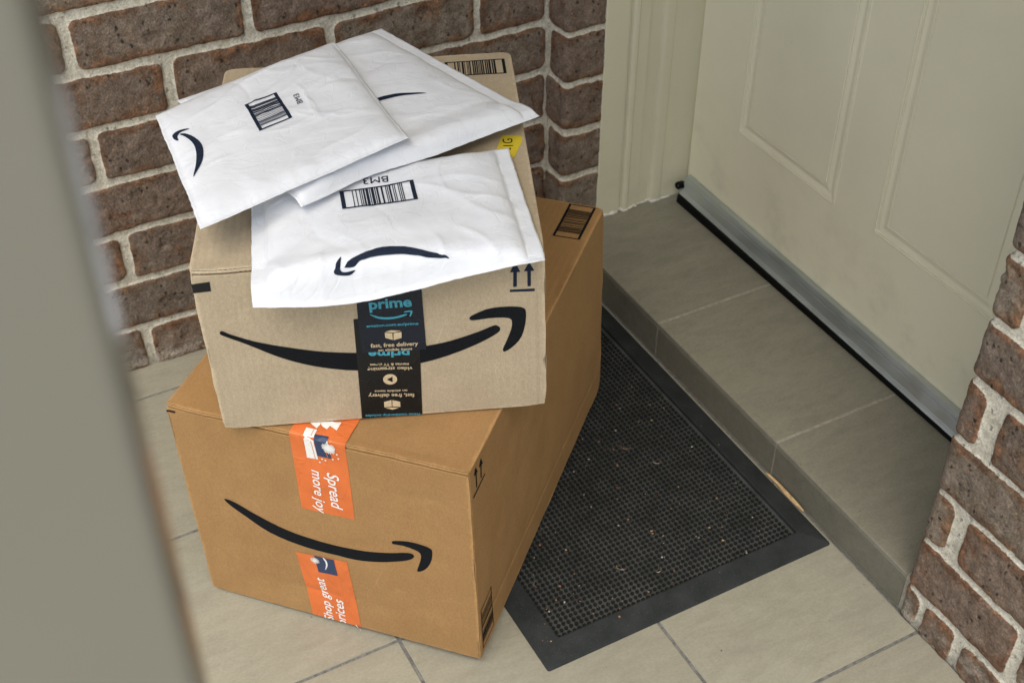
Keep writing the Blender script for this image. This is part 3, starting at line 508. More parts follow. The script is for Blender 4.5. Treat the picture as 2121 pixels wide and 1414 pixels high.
# ------------------------------------------------------------------ rubber doormat
MX0, MX1, MY0, MY1 = .205, .8035, -.4475, -.0065
mt = tag(empty('doormat', ((MX0 + MX1) / 2, (MY0 + MY1) / 2, 0)), 'black rubber doormat with pins and sloping border, sprinkled with crumbs, against the doorstep', 'doormat')
def ringm(name, rings, m, parent):
    V = []; F = []
    for (i, z) in rings:
        rr = .003
        x0, x1, y0, y1 = MX0 + i, MX1 - i, MY0 + i, MY1 - i
        K = []
        for (cx, cy, a0) in ((x1 - rr, y0 + rr, -90), (x1 - rr, y1 - rr, 0), (x0 + rr, y1 - rr, 90), (x0 + rr, y0 + rr, 180)):
            for t in (0, 45, 90): K.append((cx + rr * math.cos(math.radians(a0 + t)), cy + rr * math.sin(math.radians(a0 + t)), z))
        V += K
    P = 12
    # split long sides for a little waviness
    for q in range(len(rings) - 1):
        for k in range(P): F.append((q * P + k, q * P + (k + 1) % P, (q + 1) * P + (k + 1) % P, (q + 1) * P + k))
    return adopt(mobj(name, V, F, m, smooth=False), parent)
BW = .033
ringm('border', [(0, .0004), (0, .0022), (.0012, .0034), (BW - .004, .0104), (BW - .0014, .0109), (BW, .0103), (BW + .0003, .0030)], M_RUB, mt)
V = [(MX0 + BW, MY0 + BW, .0042), (MX1 - BW, MY0 + BW, .0042), (MX1 - BW, MY1 - BW, .0042), (MX0 + BW, MY1 - BW, .0042)]
adopt(mobj('base_sheet', V, [(0, 1, 2, 3)], M_BASE, smooth=False), mt)
V = []; F = []; rnd = random.Random(4); PX, PY = .0075, .0074; n = 9; row = 0
x = MX1 - BW - .0040; pins = []
while x > MX0 + BW + .003:
    y = MY0 + BW + .0040
    while y < MY1 - BW - .003: pins.append((x + rnd.uniform(-.0002, .0002), y + rnd.uniform(-.0002, .0002))); y += PY
    x -= PX; row += 1
for (px, py) in pins:
    o = len(V); r0, r1 = .0027, .0025; hz = .0074 + rnd.uniform(-.0003, .0003); lx, ly = rnd.uniform(-.0003, .0003), rnd.uniform(-.0003, .0003)
    for rr, z in ((r0, .0040), (r1 + .0002, hz - .0009), (r1 - .0008, hz)):
        for k in range(n): a = 2 * math.pi * k / n; t = (z - .004) / .0034; V.append((px + rr * math.cos(a) + lx * t, py + rr * math.sin(a) + ly * t, z))
    for q in range(2):
        for k in range(n): F.append((o + q * n + k, o + q * n + (k + 1) % n, o + (q + 1) * n + (k + 1) % n, o + (q + 1) * n + k))
    F.append(tuple(o + 2 * n + k for k in range(n)))
pn = adopt(mobj('rubber_pins', V, F, M_PIN), mt); tag(pn, kind='stuff')

# ------------------------------------------------------------------ prints and tapes: flat 2D art laid on a surface through a mapper
def catmull(P, n=4):
    P = [Vector(p) for p in P]; out = []; L = len(P)
    for i in range(L):
        p0, p1, p2, p3 = P[i - 1], P[i], P[(i + 1) % L], P[(i + 2) % L]
        for k in range(n):
            t = k / n; out.append(tuple(.5 * ((2 * p1) + (-p0 + p2) * t + (2 * p0 - 5 * p1 + 4 * p2 - p3) * t * t + (-p0 + 3 * p1 - 3 * p2 + p3) * t ** 3)))
    return out
def text2d(s, start, end, top, bold=.018, shear=0, sx=1.0, ref=None):
    fc = bpy.data.curves.new('t', 'FONT'); fc.body = s; fc.size = 1; fc.offset = bold; fc.shear = shear; fc.resolution_u = 3
    ob = bpy.data.objects.new('t', fc); col.objects.link(ob); bpy.context.view_layer.update()
    me = bpy.data.meshes.new_from_object(ob.evaluated_get(bpy.context.evaluated_depsgraph_get()))
    bpy.data.objects.remove(ob); bpy.data.curves.remove(fc)
    v = np.array([q.co[:2] for q in me.vertices]); f = [tuple(p.vertices) for p in me.polygons]; bpy.data.meshes.remove(me)
    x0, x1 = v[:, 0].min(), v[:, 0].max(); w = x1 - x0
    s_, e_, t_ = (np.array(q) for q in (start, end, top)); ax = e_ - s_; L = np.linalg.norm(ax); ax = ax / L
    up = np.array([-ax[1], ax[0]]); up = up if (t_ - s_) @ up > 0 else -up
    k = L / w; kh = k if ref is None else abs((t_ - s_) @ up) / ref
    return [tuple(s_ + ax * (a - x0) * k + up * b * kh) for a, b in v], f
class Art:
    def __init__(s, step=.012): s.bm = bmesh.new(); s.lev = s.bm.verts.layers.float.new('lev'); s.step = step
    def poly(s, P, mi=0, lev=0):
        vs_ = [s.bm.verts.new((p[0], p[1], 0)) for p in P]
        for v in vs_: v[s.lev] = lev
        f = s.bm.faces.new(vs_); f.material_index = mi
        if len(P) > 4: bmesh.ops.triangulate(s.bm, faces=[f])
    def mesh(s, VF, mi=0, lev=0, clip=None):
        V, F = VF; vs_ = [s.bm.verts.new((p[0], p[1], 0)) for p in V]
        for v in vs_: v[s.lev] = lev
        for q in F:
            try: f = s.bm.faces.new([vs_[k] for k in q]); f.material_index = mi
            except ValueError: pass
    def rect(s, a, b, c, d, mi=0, lev=0): s.poly([(a, c), (b, c), (b, d), (a, d)], mi, lev)
    def clip(s, co, no):
        bmesh.ops.bisect_plane(s.bm, geom=s.bm.verts[:] + s.bm.edges[:] + s.bm.faces[:], plane_co=(*co, 0), plane_no=(*no, 0), clear_outer=True, dist=1e-7)
    def build(s, name, mats, mapper, parent):
        if s.step:
            xs_ = [v.co.x for v in s.bm.verts]; ys_ = [v.co.y for v in s.bm.verts]
            for lo, hi, ax in ((min(xs_), max(xs_), 0), (min(ys_), max(ys_), 1)):
                q = math.floor(lo / s.step) * s.step + s.step * .37
                while q < hi:
                    bmesh.ops.bisect_plane(s.bm, geom=s.bm.verts[:] + s.bm.edges[:] + s.bm.faces[:], plane_co=(q, 0, 0) if ax == 0 else (0, q, 0), plane_no=(1, 0, 0) if ax == 0 else (0, 1, 0), dist=1e-7)
                    q += s.step
        bmesh.ops.triangulate(s.bm, faces=s.bm.faces[:])
        L = s.bm.verts.layers.float['lev']
        A_ = np.array([(v.co.x, v.co.y, v[L]) for v in s.bm.verts]); P = mapper(A_[:, 0], A_[:, 1], .0004 + A_[:, 2] * .00022)
        for v, p in zip(s.bm.verts, P): v.co = p
        s.bm.normal_update()
        me = bpy.data.meshes.new(name); s.bm.to_mesh(me); s.bm.free()
        for m in (mats if isinstance(mats, (list, tuple)) else [mats]): me.materials.append(m)
        o = bpy.data.objects.new(name, me); col.objects.link(o); o.parent = parent; return o
def barcode(art, ua, ub, va, vb, thick_u, bars_along, seed, mi=0, th=.0032, tn=.0012, quiet=.14, lev=0, n=26):
    """frame with two heavy sides (at u ends if thick_u) and bars inside; bars run along 'u' or 'v'"""
    if ua > ub: ua, ub = ub, ua
    if va > vb: va, vb = vb, va
    tu, tv = (th, tn) if thick_u else (tn, th)
    art.rect(ua, ua + tu, va, vb, mi, lev); art.rect(ub - tu, ub, va, vb, mi, lev)
    art.rect(ua + tu, ub - tu, va, va + tv, mi, lev); art.rect(ua + tu, ub - tu, vb - tv, vb, mi, lev)
    rnd = random.Random(seed)
    lo, hi = (ua + tu, ub - tu) if bars_along == 'v' else (va + tv, vb - tv)
    L = hi - lo; lo += L * quiet; hi -= L * quiet; L = hi - lo; unit = L / (n * 2.55); p = lo
    while p < hi - unit * .5:
        w = unit * rnd.choice((1, 1, 1, 2, 2, 3)); w = min(w, hi - p)
        if bars_along == 'v': art.rect(p, p + w, va + tv, vb - tv, mi, lev)
        else: art.rect(ua + tu, ub - tu, p, p + w, mi, lev)
        p += w + unit * rnd.choice((1, 1, 2, 3))
def burst(art, c, r, mi, lev, seed=1, n=22):
    rnd = random.Random(seed)
    for k in range(n):
        a = 2 * math.pi * k / n; rr = r * rnd.uniform(.8, 1.05); w = r * .07
        dx, dy = math.cos(a), math.sin(a); nx, ny = -dy * w, dx * w
        art.poly([(c[0] + nx * .5, c[1] + ny * .5), (c[0] - nx * .5, c[1] - ny * .5), (c[0] + dx * rr - nx, c[1] + dy * rr - ny), (c[0] + dx * rr + nx, c[1] + dy * rr + ny)], mi, lev + (k % 2) * .1)

# ------------------------------------------------------------------ cartons
def carton(name, O, M, D, mcard, seed, lbl, sag=.0016, gap=.0050, score=(None, None)):
    root = tag(empty(name, O, [list(r) for r in M]), lbl, 'cardboard box')
    W, Dp, Hh = D; PT = .0036
    def bulge(a, b, La, Lb, s):             # outward swelling of a panel, zero along its edges
        e = np.clip(np.minimum(np.minimum(a, La - a), np.minimum(b, Lb - b)) / .05, 0, 1); e = e * e * (3 - 2 * e)
        r = e * (sag * 3.4 * fbm(a * 6, b * 6, s, 3) + .0006 * fbm(a * 40, b * 40, s + 3, 2))
        rn = random.Random(s * 31 + 5)
        for _ in range(5):                   # knocks and soft creases
            ca, cb, an, ln, am, wd = rn.uniform(.1, .9) * La, rn.uniform(.1, .9) * Lb, rn.uniform(0, 3.14), rn.uniform(.02, .07), rn.uniform(-.0012, .0004), rn.uniform(.0025, .006)
            al = (a - ca) * math.cos(an) + (b - cb) * math.sin(an); pe = -(a - ca) * math.sin(an) + (b - cb) * math.cos(an)
            r = r + e * am * np.exp(-np.abs(pe) / wd) * np.exp(-(al / ln) ** 2)
        for (hb, hs) in ((b, score[0]), (a, score[1]) if s == seed + 4 else (a, None)):
            if hs is not None and (s == seed or hb is a): r = r - .0012 * np.exp(-((hb - hs) / .0016) ** 2)
        return r
    def axis(L, r, n):
        s = {0, L}
        for q in (.25, .5, .75, 1): s |= {r * q, L - r * q}
        s |= set(np.linspace(r, L - r, n)); return np.array(sorted(s))
    def rbox(x0, x1, y0, y1, z0, z1, r, nx, ny, nz, dsp):
        V = []; F = []; MI = []; r6 = r
        def addface(ax, fixed, A, B, flip):
            o = len(V); GA, GB = np.meshgrid(A, B, indexing='ij'); P = np.zeros(GA.shape + (3,)); q = [0, 1, 2]; q.remove(ax)
            P[..., ax] = fixed; P[..., q[0]] = GA; P[..., q[1]] = GB
            lo = np.array([x0 + r6[0], y0 + r6[2], z0 + r6[4]]); hi = np.array([x1 - r6[1], y1 - r6[3], z1 - r6[5]])
            C = np.minimum(np.maximum(P, lo), hi); dd = P - C; rad = np.where(dd < 0, np.array([r6[0], r6[2], r6[4]]), np.array([r6[1], r6[3], r6[5]])); rad = np.maximum(rad, 1e-6)
            nn = dd / rad; L = np.linalg.norm(nn, axis=-1, keepdims=True); nn = nn / np.maximum(L, 1e-9)
            Q = C + nn * rad * (L > 0)
            out = np.zeros(3); out[ax] = 1 if fixed > 0.5 * ((x0, y0, z0)[ax] + (x1, y1, z1)[ax]) else -1
            Q = Q + dsp(ax, out[ax], P, nn)
            V.extend(Q.reshape(-1, 3).tolist()); F.extend(gridfaces(len(A), len(B), o, flip))
        AX = x0 + axis(x1 - x0, max(r6[0], r6[1], .001), nx); AY = y0 + axis(y1 - y0, max(r6[2], r6[3], .001), ny); AZ = z0 + axis(z1 - z0, max(r6[4], r6[5], .001), nz)
        addface(0, x0, AY, AZ, True); addface(0, x1, AY, AZ, False)
        addface(1, y0, AX, AZ, False); addface(1, y1, AX, AZ, True)
        addface(2, z0, AX, AY, True); addface(2, z1, AX, AY, False)
        return V, F
    cj = random.Random(seed + 40); CJ = [(i * W, j_ * Dp, k * Hh, cj.uniform(.001, .0032), cj.uniform(.006, .014)) for i in (0, 1) for j_ in (0, 1) for k in (0, 1)]
    def crush(P):                            # corners knocked in a little
        Q = np.zeros(P.shape); ctr = np.array([W / 2, Dp / 2, Hh / 2])
        for (x, y, z, am, rad) in CJ:
            c_ = np.array([x, y, z]); d2 = ((P - c_) ** 2).sum(-1); dr_ = (ctr - c_) / np.linalg.norm(ctr - c_)
            Q += (am * np.exp(-d2 / rad ** 2) * (1 + 1.2 * fbm(P[..., 0] * 90 + P[..., 2] * 60, P[..., 1] * 90, seed + 44, 2)))[..., None] * dr_
        return Q
    def dsp_body(ax, sg, P, nn):
        Q = np.zeros(P.shape)
        if ax == 0 and sg > 0: Q[..., 0] = bulge(P[..., 1], P[..., 2], Dp, Hh, seed)
        if ax == 0 and sg < 0: Q[..., 0] = -bulge(P[..., 1], P[..., 2], Dp, Hh, seed + 1)
        if ax == 2 and sg > 0: Q[..., 2] = bulge(P[..., 0], P[..., 1], W, Dp, seed + 2)
        # soft waver of the folded arrises
        ww = .0016 * fbm(P[..., 2] * 22 + P[..., 1] * 14, P[..., 0] * 20, seed + 9, 3)
        e = np.linalg.norm(nn - np.round(nn), axis=-1) > .05
        Q += nn * (ww * e)[..., None]
        return Q + crush(P)
    def mk(nm, geo, m=mcard):
        o = mobj(nm, geo[0], geo[1], m); bm = bmesh.new(); bm.from_mesh(o.data); bmesh.ops.remove_doubles(bm, verts=bm.verts, dist=2e-5); bm.to_mesh(o.data); bm.free()
        o.parent = root; return o
    GAP = gap
    mk('carton_body', rbox(0, W, PT, Dp, 0, Hh, (.0019, .0019, 0, .0019, .0018, .0019), 60, 90, 110, dsp_body))
    # end panel standing in front of the body, lower than the top flap
    def dsp_panel(ax, sg, P, nn):
        Q = np.zeros(P.shape)
        if ax == 1 and sg < 0: Q[..., 1] = -bulge(P[..., 0], P[..., 2], W, Hh, seed + 4)
        top = sm(Hh - .03, Hh - GAP, P[..., 2])
        Q[..., 2] += top * (.0022 * fbm(P[..., 0] * 16, 0 * P[..., 0], seed + 6, 3) - .0004)
        Q[..., 1] += -top * .0012 * fbm(P[..., 0] * 22, 0 * P[..., 0], seed + 7, 2)
        Q[..., 0] += .0022 * fbm(P[..., 2] * 30, 0 * P[..., 0] + sg, seed + 8, 3) * (np.abs(nn[..., 0]) > .05)
        return Q + crush(P)
    mk('end_panel', rbox(.0001, W - .0001, 0, PT + .0006, .0004, Hh - GAP, (.0018, .0018, .0008, 0, .0010, .0008), 180, 2, 60, dsp_panel))
    def dsp_flap(ax, sg, P, nn):
        Q = np.zeros(P.shape); fr_ = sm(PT + .014, 0, P[..., 1])
        Q[..., 2] += fr_ * (.0020 * fbm(P[..., 0] * 13, 0 * P[..., 0], seed + 12, 3) + .0008 * (sg > 0) * (ax == 2))
        Q[..., 1] += fr_ * .0026 * fbm(P[..., 0] * 30, 0 * P[..., 0], seed + 13, 4)
        return Q + crush(P)
    fl = mk('top_flap', rbox(.0002, W - .0002, .0006, PT + .012, Hh - .0034, Hh + .0002, (.002, .002, .0010, 0, 0, .0012), 110, 8, 2, dsp_flap))
    # ragged corrugated edge seen under the flap
    V = []; F = []; nz_ = 360
    for i in range(nz_):
        x = .003 + (W - .006) * i / (nz_ - 1); y = .0013 + .0007 * math.sin(i * 1.25) + .0006 * float(fbm(x * 90, 0, seed + 15, 2))
        V += [(x, y + .0022, Hh - GAP - .0012), (x, y + .0022, Hh - .0014)]
    for i in range(nz_ - 1): F.append((2 * i, 2 * i + 2, 2 * i + 3, 2 * i + 1))
    mk('corrugated_edge', (V, F), M_FLUTE)
    def mfront(a, b, off):
        z = np.asarray(b); return np.stack([a, -bulge(np.asarray(a), z, W, Hh, seed + 4) - off, z], -1)
    def mtop(a, b, off): return np.stack([a, b, Hh + bulge(np.asarray(a), np.asarray(b), W, Dp, seed + 2) + off + .0006 * (np.asarray(b) < .03)], -1)
    def mright(a, b, off): return np.stack([W + bulge(np.asarray(a), np.asarray(b), Dp, Hh, seed) + off, a, b], -1)
    def mwrap(a, s, off):                    # s<0 down the front from the top arris, s>0 back over the top
        a = np.asarray(a); s = np.asarray(s); off = np.asarray(off); r = .0024
        pf = mfront(a, Hh + s, off); pt = mtop(a, s, off + .0009)
        th = np.clip((s + r) / (2 * r), 0, 1) * math.pi / 2; R_ = r + off + .0008
        pm = np.stack([a, r - R_ * np.cos(th), Hh - r + R_ * np.sin(th)], -1)
        o_ = np.where((s < -r)[..., None], pf, np.where((s > r)[..., None], pt, pm))
        wr = .0011 * fbm(a * 110, s * 60, 77, 2) * np.exp(-(s / .012) ** 2)
        o_[..., 1] -= np.abs(wr); o_[..., 2] += np.abs(wr) * .6
        return o_
    return root, dict(front=mfront, top=mtop, right=mright, wrap=mwrap)
O1 = (0.48088287, -0.76938333, 0.002); D1 = (0.37394145, 0.53189428, 0.32505597)
R1 = ((0.7350423483, -0.6779282087, -0.0112289797), (0.6774762169, 0.7350146912, -0.0279173665), (0.0271794353, 0.0129130799, 0.9995471628))
O2 = (0.55565034, -0.73267629, 0.33206976); D2 = (0.36357306, 0.43256789, 0.21915417)
R2_ = ((0.400212221, -0.9163536916, -0.0112289798), (0.9159287621, 0.4003687343, -0.0279173665), (0.0300779142, 0.0008879257, 0.9995471628))
H1 = D1[2]; H2 = D2[2]
b1, m1 = carton('brown_carton', O1, R1, D1, M_CARD1, 3, 'large orange-brown carton with orange tape, lowest of the stack, partly on the doormat', score=(.046, None))
a = Art(); a.poly(catmull(ART['b1_body'], 3)); a.poly(catmull(ART['b1_head'], 2)); a.build('printed_arrow', M_INK, m1['front'], b1)
# upper orange tape over the front arris
def W_(pts, top): return [(p[0], (p[1] if top else p[1] - H1)) for p in pts]
tp = ART['b1_t1']
a = Art(.006); a.poly([(tp[3][0] + .0002, tp[3][1] - H1), (tp[2][0], tp[2][1] - H1), (.2283, -.0), (.2271, .060), (.159, .060), (.1592, 0)])
t1 = a.build('packing_tape', M_OTAPE, m1['wrap'], b1)
a = Art(.006)
wt = [(ART['b1_whttop'][k][0], ART['b1_whttop'][k][1]) for k in range(4)]; wf = W_(ART['b1_wht'], False)
a.poly([wf[3], wf[2], (wf[1][0], wf[1][1]), wt[3], wt[2], wt[1], (wt[0][0], wt[0][1]), (wf[0][0], wf[0][1])], 0, 2)
nf = W_(ART['b1_navy'], False); nt_ = [(p[0], p[1]) for p in ART['b1_navytop']]
a.poly([nf[3], nf[2], (nf[1][0], -.001), nt_[1], nt_[0], (nf[0][0], -.001)], 1, 3)
cx_ = wf[1][0] - .0045; a.poly([(wf[2][0] - .0035, wf[2][1]), (wf[2][0] - .0028, wf[2][1]), (wf[1][0] - .0028, wf[1][1]), (wt[2][0] - .003, wt[2][1]), (wt[2][0] - .0037, wt[2][1]), (wf[1][0] - .0035, wf[1][1])], 2, 4)
a.poly([(nf[2][0] - .0048, nf[2][1] + .001), (nf[2][0] - .0040, nf[2][1] + .001), (nf[1][0] - .0035, -.008), (nf[1][0] - .0043, -.008)], 2, 4)
for gpoly in ART['b1_gem']: a.poly([(p[0], max(p[1], .012)) for p in gpoly], 0, 2)
bb = ART['b1_burst']; burst(a, (bb[0][0], bb[0][1] - H1), abs(bb[1][0] - bb[0][0]) * .95, 0, 4.4, 3, 26)
for q in ART['b1_dots']:
    a.poly([(q[0] + .0012 * math.cos(k * math.pi / 4), q[1] - H1 + .0012 * math.sin(k * math.pi / 4)) for k in range(8)], 0, 2)
for kx, s in (('o_Spread', 'Spread'), ('o_more joy', 'more joy')):
    P = [(p[0], p[1] - H1) for p in TXT[kx]]; a.mesh(text2d(s, *P, bold=.010, shear=.18), 0, 2)
a.build('tape_print', [M_WHITE, M_NAVY, M_OTAPE], m1['wrap'], t1)
tp = ART['b1_t2']
def clipb(pts): return pts
a = Art(.008); a.poly([tp[0], tp[1], (tp[2][0] - .0003, .0012), (tp[3][0] + .0006, .0012)]); t2 = a.build('packing_tape', M_OTAPE, m1['front'], b1)
a = Art(.008); a.poly(ART['b1_sq'], 1, 2); a.poly(catmull(ART['b1_sqsm'], 2), 0, 3)
bb = ART['b1_burst2']; burst(a, bb[0], abs(bb[1][0] - bb[0][0]) * 1.0, 0, 4.2, 5, 20)
for kx, s in (('o_Shop great', 'Shop great'), ('o_prices', 'prices')): a.mesh(text2d(s, *TXT[kx], bold=.010, shear=.18), 0, 2)
a.clip((0, .0016), (0, -1))
a.build('tape_print', [M_WHITE, M_NAVY], m1['front'], t2)
V = []; F = []                                # torn curl of tape at the foot of the carton
for i in range(9):
    t = i / 8; x = .205 + .009 * t; w = .0035 * (1 - t * .7); V += [(x, -.0008 - .004 * t, .0022 - .001 * math.sin(t * 3)), (x + .001, -.0010 - .006 * t, .0022 + w * .6)]
for i in range(8): F.append((2 * i, 2 * i + 2, 2 * i + 3, 2 * i + 1))
mobj('torn_tape_end', V, F, M_WHITE, t2)
a = Art(); a.poly(ART['b1_up1']); a.poly(ART['b1_up2']); a.poly(ART['b1_bar']); a.build('printed_up_arrows', M_INK, m1['right'], b1)
q = ART['b1_codeR']; a = Art(); barcode(a, .0088, .0483, .0108, .0850, False, 'u', 5, th=.0016, tn=.0016, quiet=.13); a.build('printed_barcode', M_INK, m1['right'], b1)
a = Art(); barcode(a, .3254, .3635, .4500, .5285, True, 'u', 7, th=.0034, tn=.0018); a.build('printed_barcode', M_INK, m1['top'], b1)
q = ART['b1_mark']; a = Art(); a.poly([(max(.0005, p[0]), p[1]) for p in q]); a.build('printed_mark', M_INK, m1['front'], b1)

b2, m2 = carton('kraft_carton', O2, R2_, D2, M_CARD2, 8, 'pale kraft carton with black tape and big curved arrow, on top of the orange-brown carton', score=(None, .3570))
a = Art(); a.poly(catmull(ART['b2_body'], 3)); a.poly(catmull(ART['b2_head'], 2)); a.build('printed_arrow', M_INK, m2['front'], b2)
a = Art(); [a.poly(ART[k]) for k in ('b2_up1', 'b2_up2', 'b2_bar')]; a.build('printed_up_arrows', M_NAVYINK, m2['front'], b2)
a = Art(.008); q = ART['b2_t2']; a.poly([q[0], q[1], (q[2][0], .0016), (q[3][0], .0016)], 0, 1.2); k2 = a.build('packing_tape', M_BTAPE, m2['front'], b2)
a = Art(.008)
for k, s in (('u_movies & TV shows', 'movies & TV shows'), ('u_video streaming', 'video streaming'), ('u_on eligible items', 'on eligible items'), ('u_fast, free delivery', 'fast, free delivery')): a.mesh(text2d(s, *TXT[k], ref=.74), 0, 2)
a.mesh(text2d('Prime membership includes', *TXT['u_Prime membership includes'], ref=.74), 1, 2)
q = TXT['u_prime']; a.mesh(text2d('prime', *q, bold=.03, ref=.56), 1, 2)
for k in 'abc': a.poly(ART['b2_icon2' + k], 0, 2)
c, ex, ey = ART['b2_circ']; rr = abs(ex[0] - c[0]); tri = ART['b2_tri']
a.poly([(c[0] + rr * math.cos(t * math.pi / 16), c[1] + rr * math.sin(t * math.pi / 16)) for t in range(32)], 0, 2); a.poly(tri, 2, 3)
a.build('tape_print', [M_CREAM, M_TEAL, M_BTAPE], m2['front'], k2)
a = Art(.008); q = ART['b2_t1']; a.poly([(q[0][0], H2 + .0), (q[1][0], H2 + .0), (q[2][0], q[2][1]), (q[3][0], q[3][1])], 0, 3.4)
k1 = a.build('packing_tape', M_BTAPE2, lambda u, v, o: m2['front'](u, np.minimum(v, H2 - .0005), o), b2)
a = Art(.008)
a.mesh(text2d('prime', *TXT['prime'], bold=.03, ref=.62), 1, 5.5); a.mesh(text2d('amazon.com.au/prime', *TXT['amazon.com.au/prime'], ref=.56), 1, 5.5)
a.mesh(text2d('fast, free delivery', *TXT['fast, free delivery'], ref=.74), 0, 5.5); a.mesh(text2d('on eligible items', *TXT['on eligible items'], ref=.74), 0, 5.5)
for k in 'abc': a.poly(ART['b2_icon1' + k], 0, 5.5)
a.poly(catmull(ART['b2_smile'], 2), 1, 5.5); a.poly(catmull(ART['b2_smileh'], 2), 1, 5.5)
a.build('tape_print', [M_CREAM, M_TEAL], m2['front'], k1)
q = ART['b2_mark']; a = Art(.006); a.poly([(.0006, q[0][1]), (q[2][0], q[2][1]), (q[3][0], q[3][1]), (.0006, q[3][1] - .001)]); a.build('printed_mark', M_BTAPE, m2['front'], b2)
a = Art(); barcode(a, .2780, .3542, .3740, .4130, True, 'v', 11, th=.0038, tn=.0022, quiet=.12); a.build('printed_barcode', M_INK, m2['top'], b2)
st_ = Art(.006); P = ART['b2_stick']; st_.poly([(min(p[0], .3600), p[1]) for p in P]); stk = st_.build('yellow_sticker', M_YELLOW, m2['top'], b2)
a = Art(.006); a.mesh(text2d('-1G', *TXT['st_-1G'], bold=.0), 0, 2); a.build('sticker_print', M_INK, m2['top'], stk)

# ------------------------------------------------------------------ padded mailers
def mailer(key, name, label, T, seam, seed, arrowkey, edge_noise=.0006, dirn=.3, ncr=26, camp=.0011, fold=None, under=.004, xc=None):
    c = np.array(MC[key], float); root = tag(empty(name, c.mean(0)), label, 'padded mailer', 'white padded mailers')
    Wm = (np.linalg.norm(c[1] - c[0]) + np.linalg.norm(c[2] - c[3])) / 2; Hm = (np.linalg.norm(c[3] - c[0]) + np.linalg.norm(c[2] - c[1])) / 2
    def base(u, v): u = np.asarray(u)[..., None]; v = np.asarray(v)[..., None]; return (1 - u) * (1 - v) * c[0] + u * (1 - v) * c[1] + u * v * c[2] + (1 - u) * v * c[3]
    nrm = np.cross(c[1] - c[0], c[3] - c[0]); nrm = nrm / np.linalg.norm(nrm); nrm = nrm if nrm[2] > 0 else -nrm
    def pill(u, v):
        k = 1
        for d, s, r in ((u * Wm, seam[0], .035), ((1 - u) * Wm, seam[2], .035), (v * Hm, seam[1], .03), ((1 - v) * Hm, seam[3], .022)):
            t = np.clip((d - s) / r, 0, 1); k = k * np.sqrt(np.clip(1 - (1 - t) ** 2, 0, 1))
        return k
    rnd = random.Random(seed); CR_ = []
    for _ in range(ncr):
        x, y = rnd.uniform(0, Wm), rnd.uniform(0, Hm); an = rnd.gauss(dirn, .45); L = rnd.uniform(.03, .13); CR_.append((x, y, math.cos(an), math.sin(an), L, rnd.uniform(.3, 1) * camp * rnd.choice((1, 1, -1)), rnd.choice((.0022, .003, .005, .008))))
    for (fx, fy, n_) in (fold or []):
        for _ in range(n_):
            an = rnd.uniform(0, 6.28); L = rnd.uniform(.04, .10); CR_.append((fx * Wm + math.cos(an) * L * .5, fy * Hm + math.sin(an) * L * .5, math.cos(an), math.sin(an), L, rnd.uniform(.5, 1) * camp, rnd.uniform(.002, .004)))
    for cr in (xc or []): CR_.append((cr[0] * Wm, cr[1] * Hm, math.cos(cr[2]), math.sin(cr[2]), cr[3], cr[4], cr[5]))
    def height(u, v):
        X = u * Wm; Y = v * Hm; p = pill(u, v); h = T * p
        h = h + p * (T * .42 * fbm(X * 13 + 3, Y * 13, seed + 1, 2) + .0007 * fbm(X * 60, Y * 60, seed + 2, 2))
        for (x, y, cx, sx_, L, am, w) in CR_:
            dx = X - x; dy = Y - y; al = dx * cx + dy * sx_; pe = -dx * sx_ + dy * cx + .004 * np.sin(al * 70 + x * 900)
            h = h + am * np.exp(-np.abs(pe) / w) * np.exp(-(al / (L * .5)) ** 4) * (.25 + .75 * p)
        # puckers running in from the seams
        pk = 0
        for d, q, s in ((u * Wm, Y, 1), ((1 - u) * Wm, Y, 2), (v * Hm, X, 3), ((1 - v) * Hm, X, 4)):
            pk = pk + np.exp(-((d - .018) / .014) ** 2) * fbm(q * 55, d * 12, seed + 30 + s, 2)
        h = h + .0028 * pk * min(1, T / .010)
        if key == 'C':                       # crimped seams
            h = h + .00016 * np.sin(X * 2094) * (np.abs(Hm - Y - .006) < .004) + .00016 * np.sin(Y * 2094) * (np.abs(X - .006) < .004)
        return h
    extra = XTRA.get(key, lambda u, v, X, Y: (0 * u, 0 * u, 0 * u))
    def surf(u, v, off=0):
        u = np.asarray(u, float); v = np.asarray(v, float)
        uu = u; vv = v
        P = base(u, v) + nrm * (height(u, v) + off)[..., None]
        ex = extra(u, v, u * Wm, v * Hm); P = P + np.stack(ex, -1); return P
    nu, nv = int(Wm / .0022), int(Hm / .0022)
    U, Vv = np.meshgrid(np.linspace(0, 1, nu), np.linspace(0, 1, nv), indexing='ij')
    # slightly ragged outline
    eu = edge_noise * fbm(Vv * Hm * 160, 0 * U, seed + 50, 3) * 2 + .0022 * fbm(Vv * 5, 0 * U, seed + 51, 2); ev = edge_noise * fbm(U * Wm * 160, 0 * U, seed + 52, 3) * 2 + .0022 * fbm(U * 5, 0 * U, seed + 53, 2)
    Ue = U + eu / Wm * np.where(U > .5, 1, -1) * (np.abs(U - .5) * 2) ** 12; Ve = Vv + ev / Hm * np.where(Vv > .5, 1, -1) * (np.abs(Vv - .5) * 2) ** 12
    Pt = surf(Ue, Ve); p = pill(U, Vv)
    Pb = base(Ue, Ve) - nrm * (.0003 + under * p)[..., None] + np.stack(extra(Ue, Ve, Ue * Wm, Ve * Hm), -1)
    V = np.concatenate([Pt.reshape(-1, 3), Pb.reshape(-1, 3)]); n1 = nu * nv
    F = gridfaces(nu, nv, 0, True) + gridfaces(nu, nv, n1, False)
    ed = [(i, 0) for i in range(nu)] + [(nu - 1, j_) for j_ in range(1, nv)] + [(i, nv - 1) for i in range(nu - 2, -1, -1)] + [(0, j_) for j_ in range(nv - 2, 0, -1)]
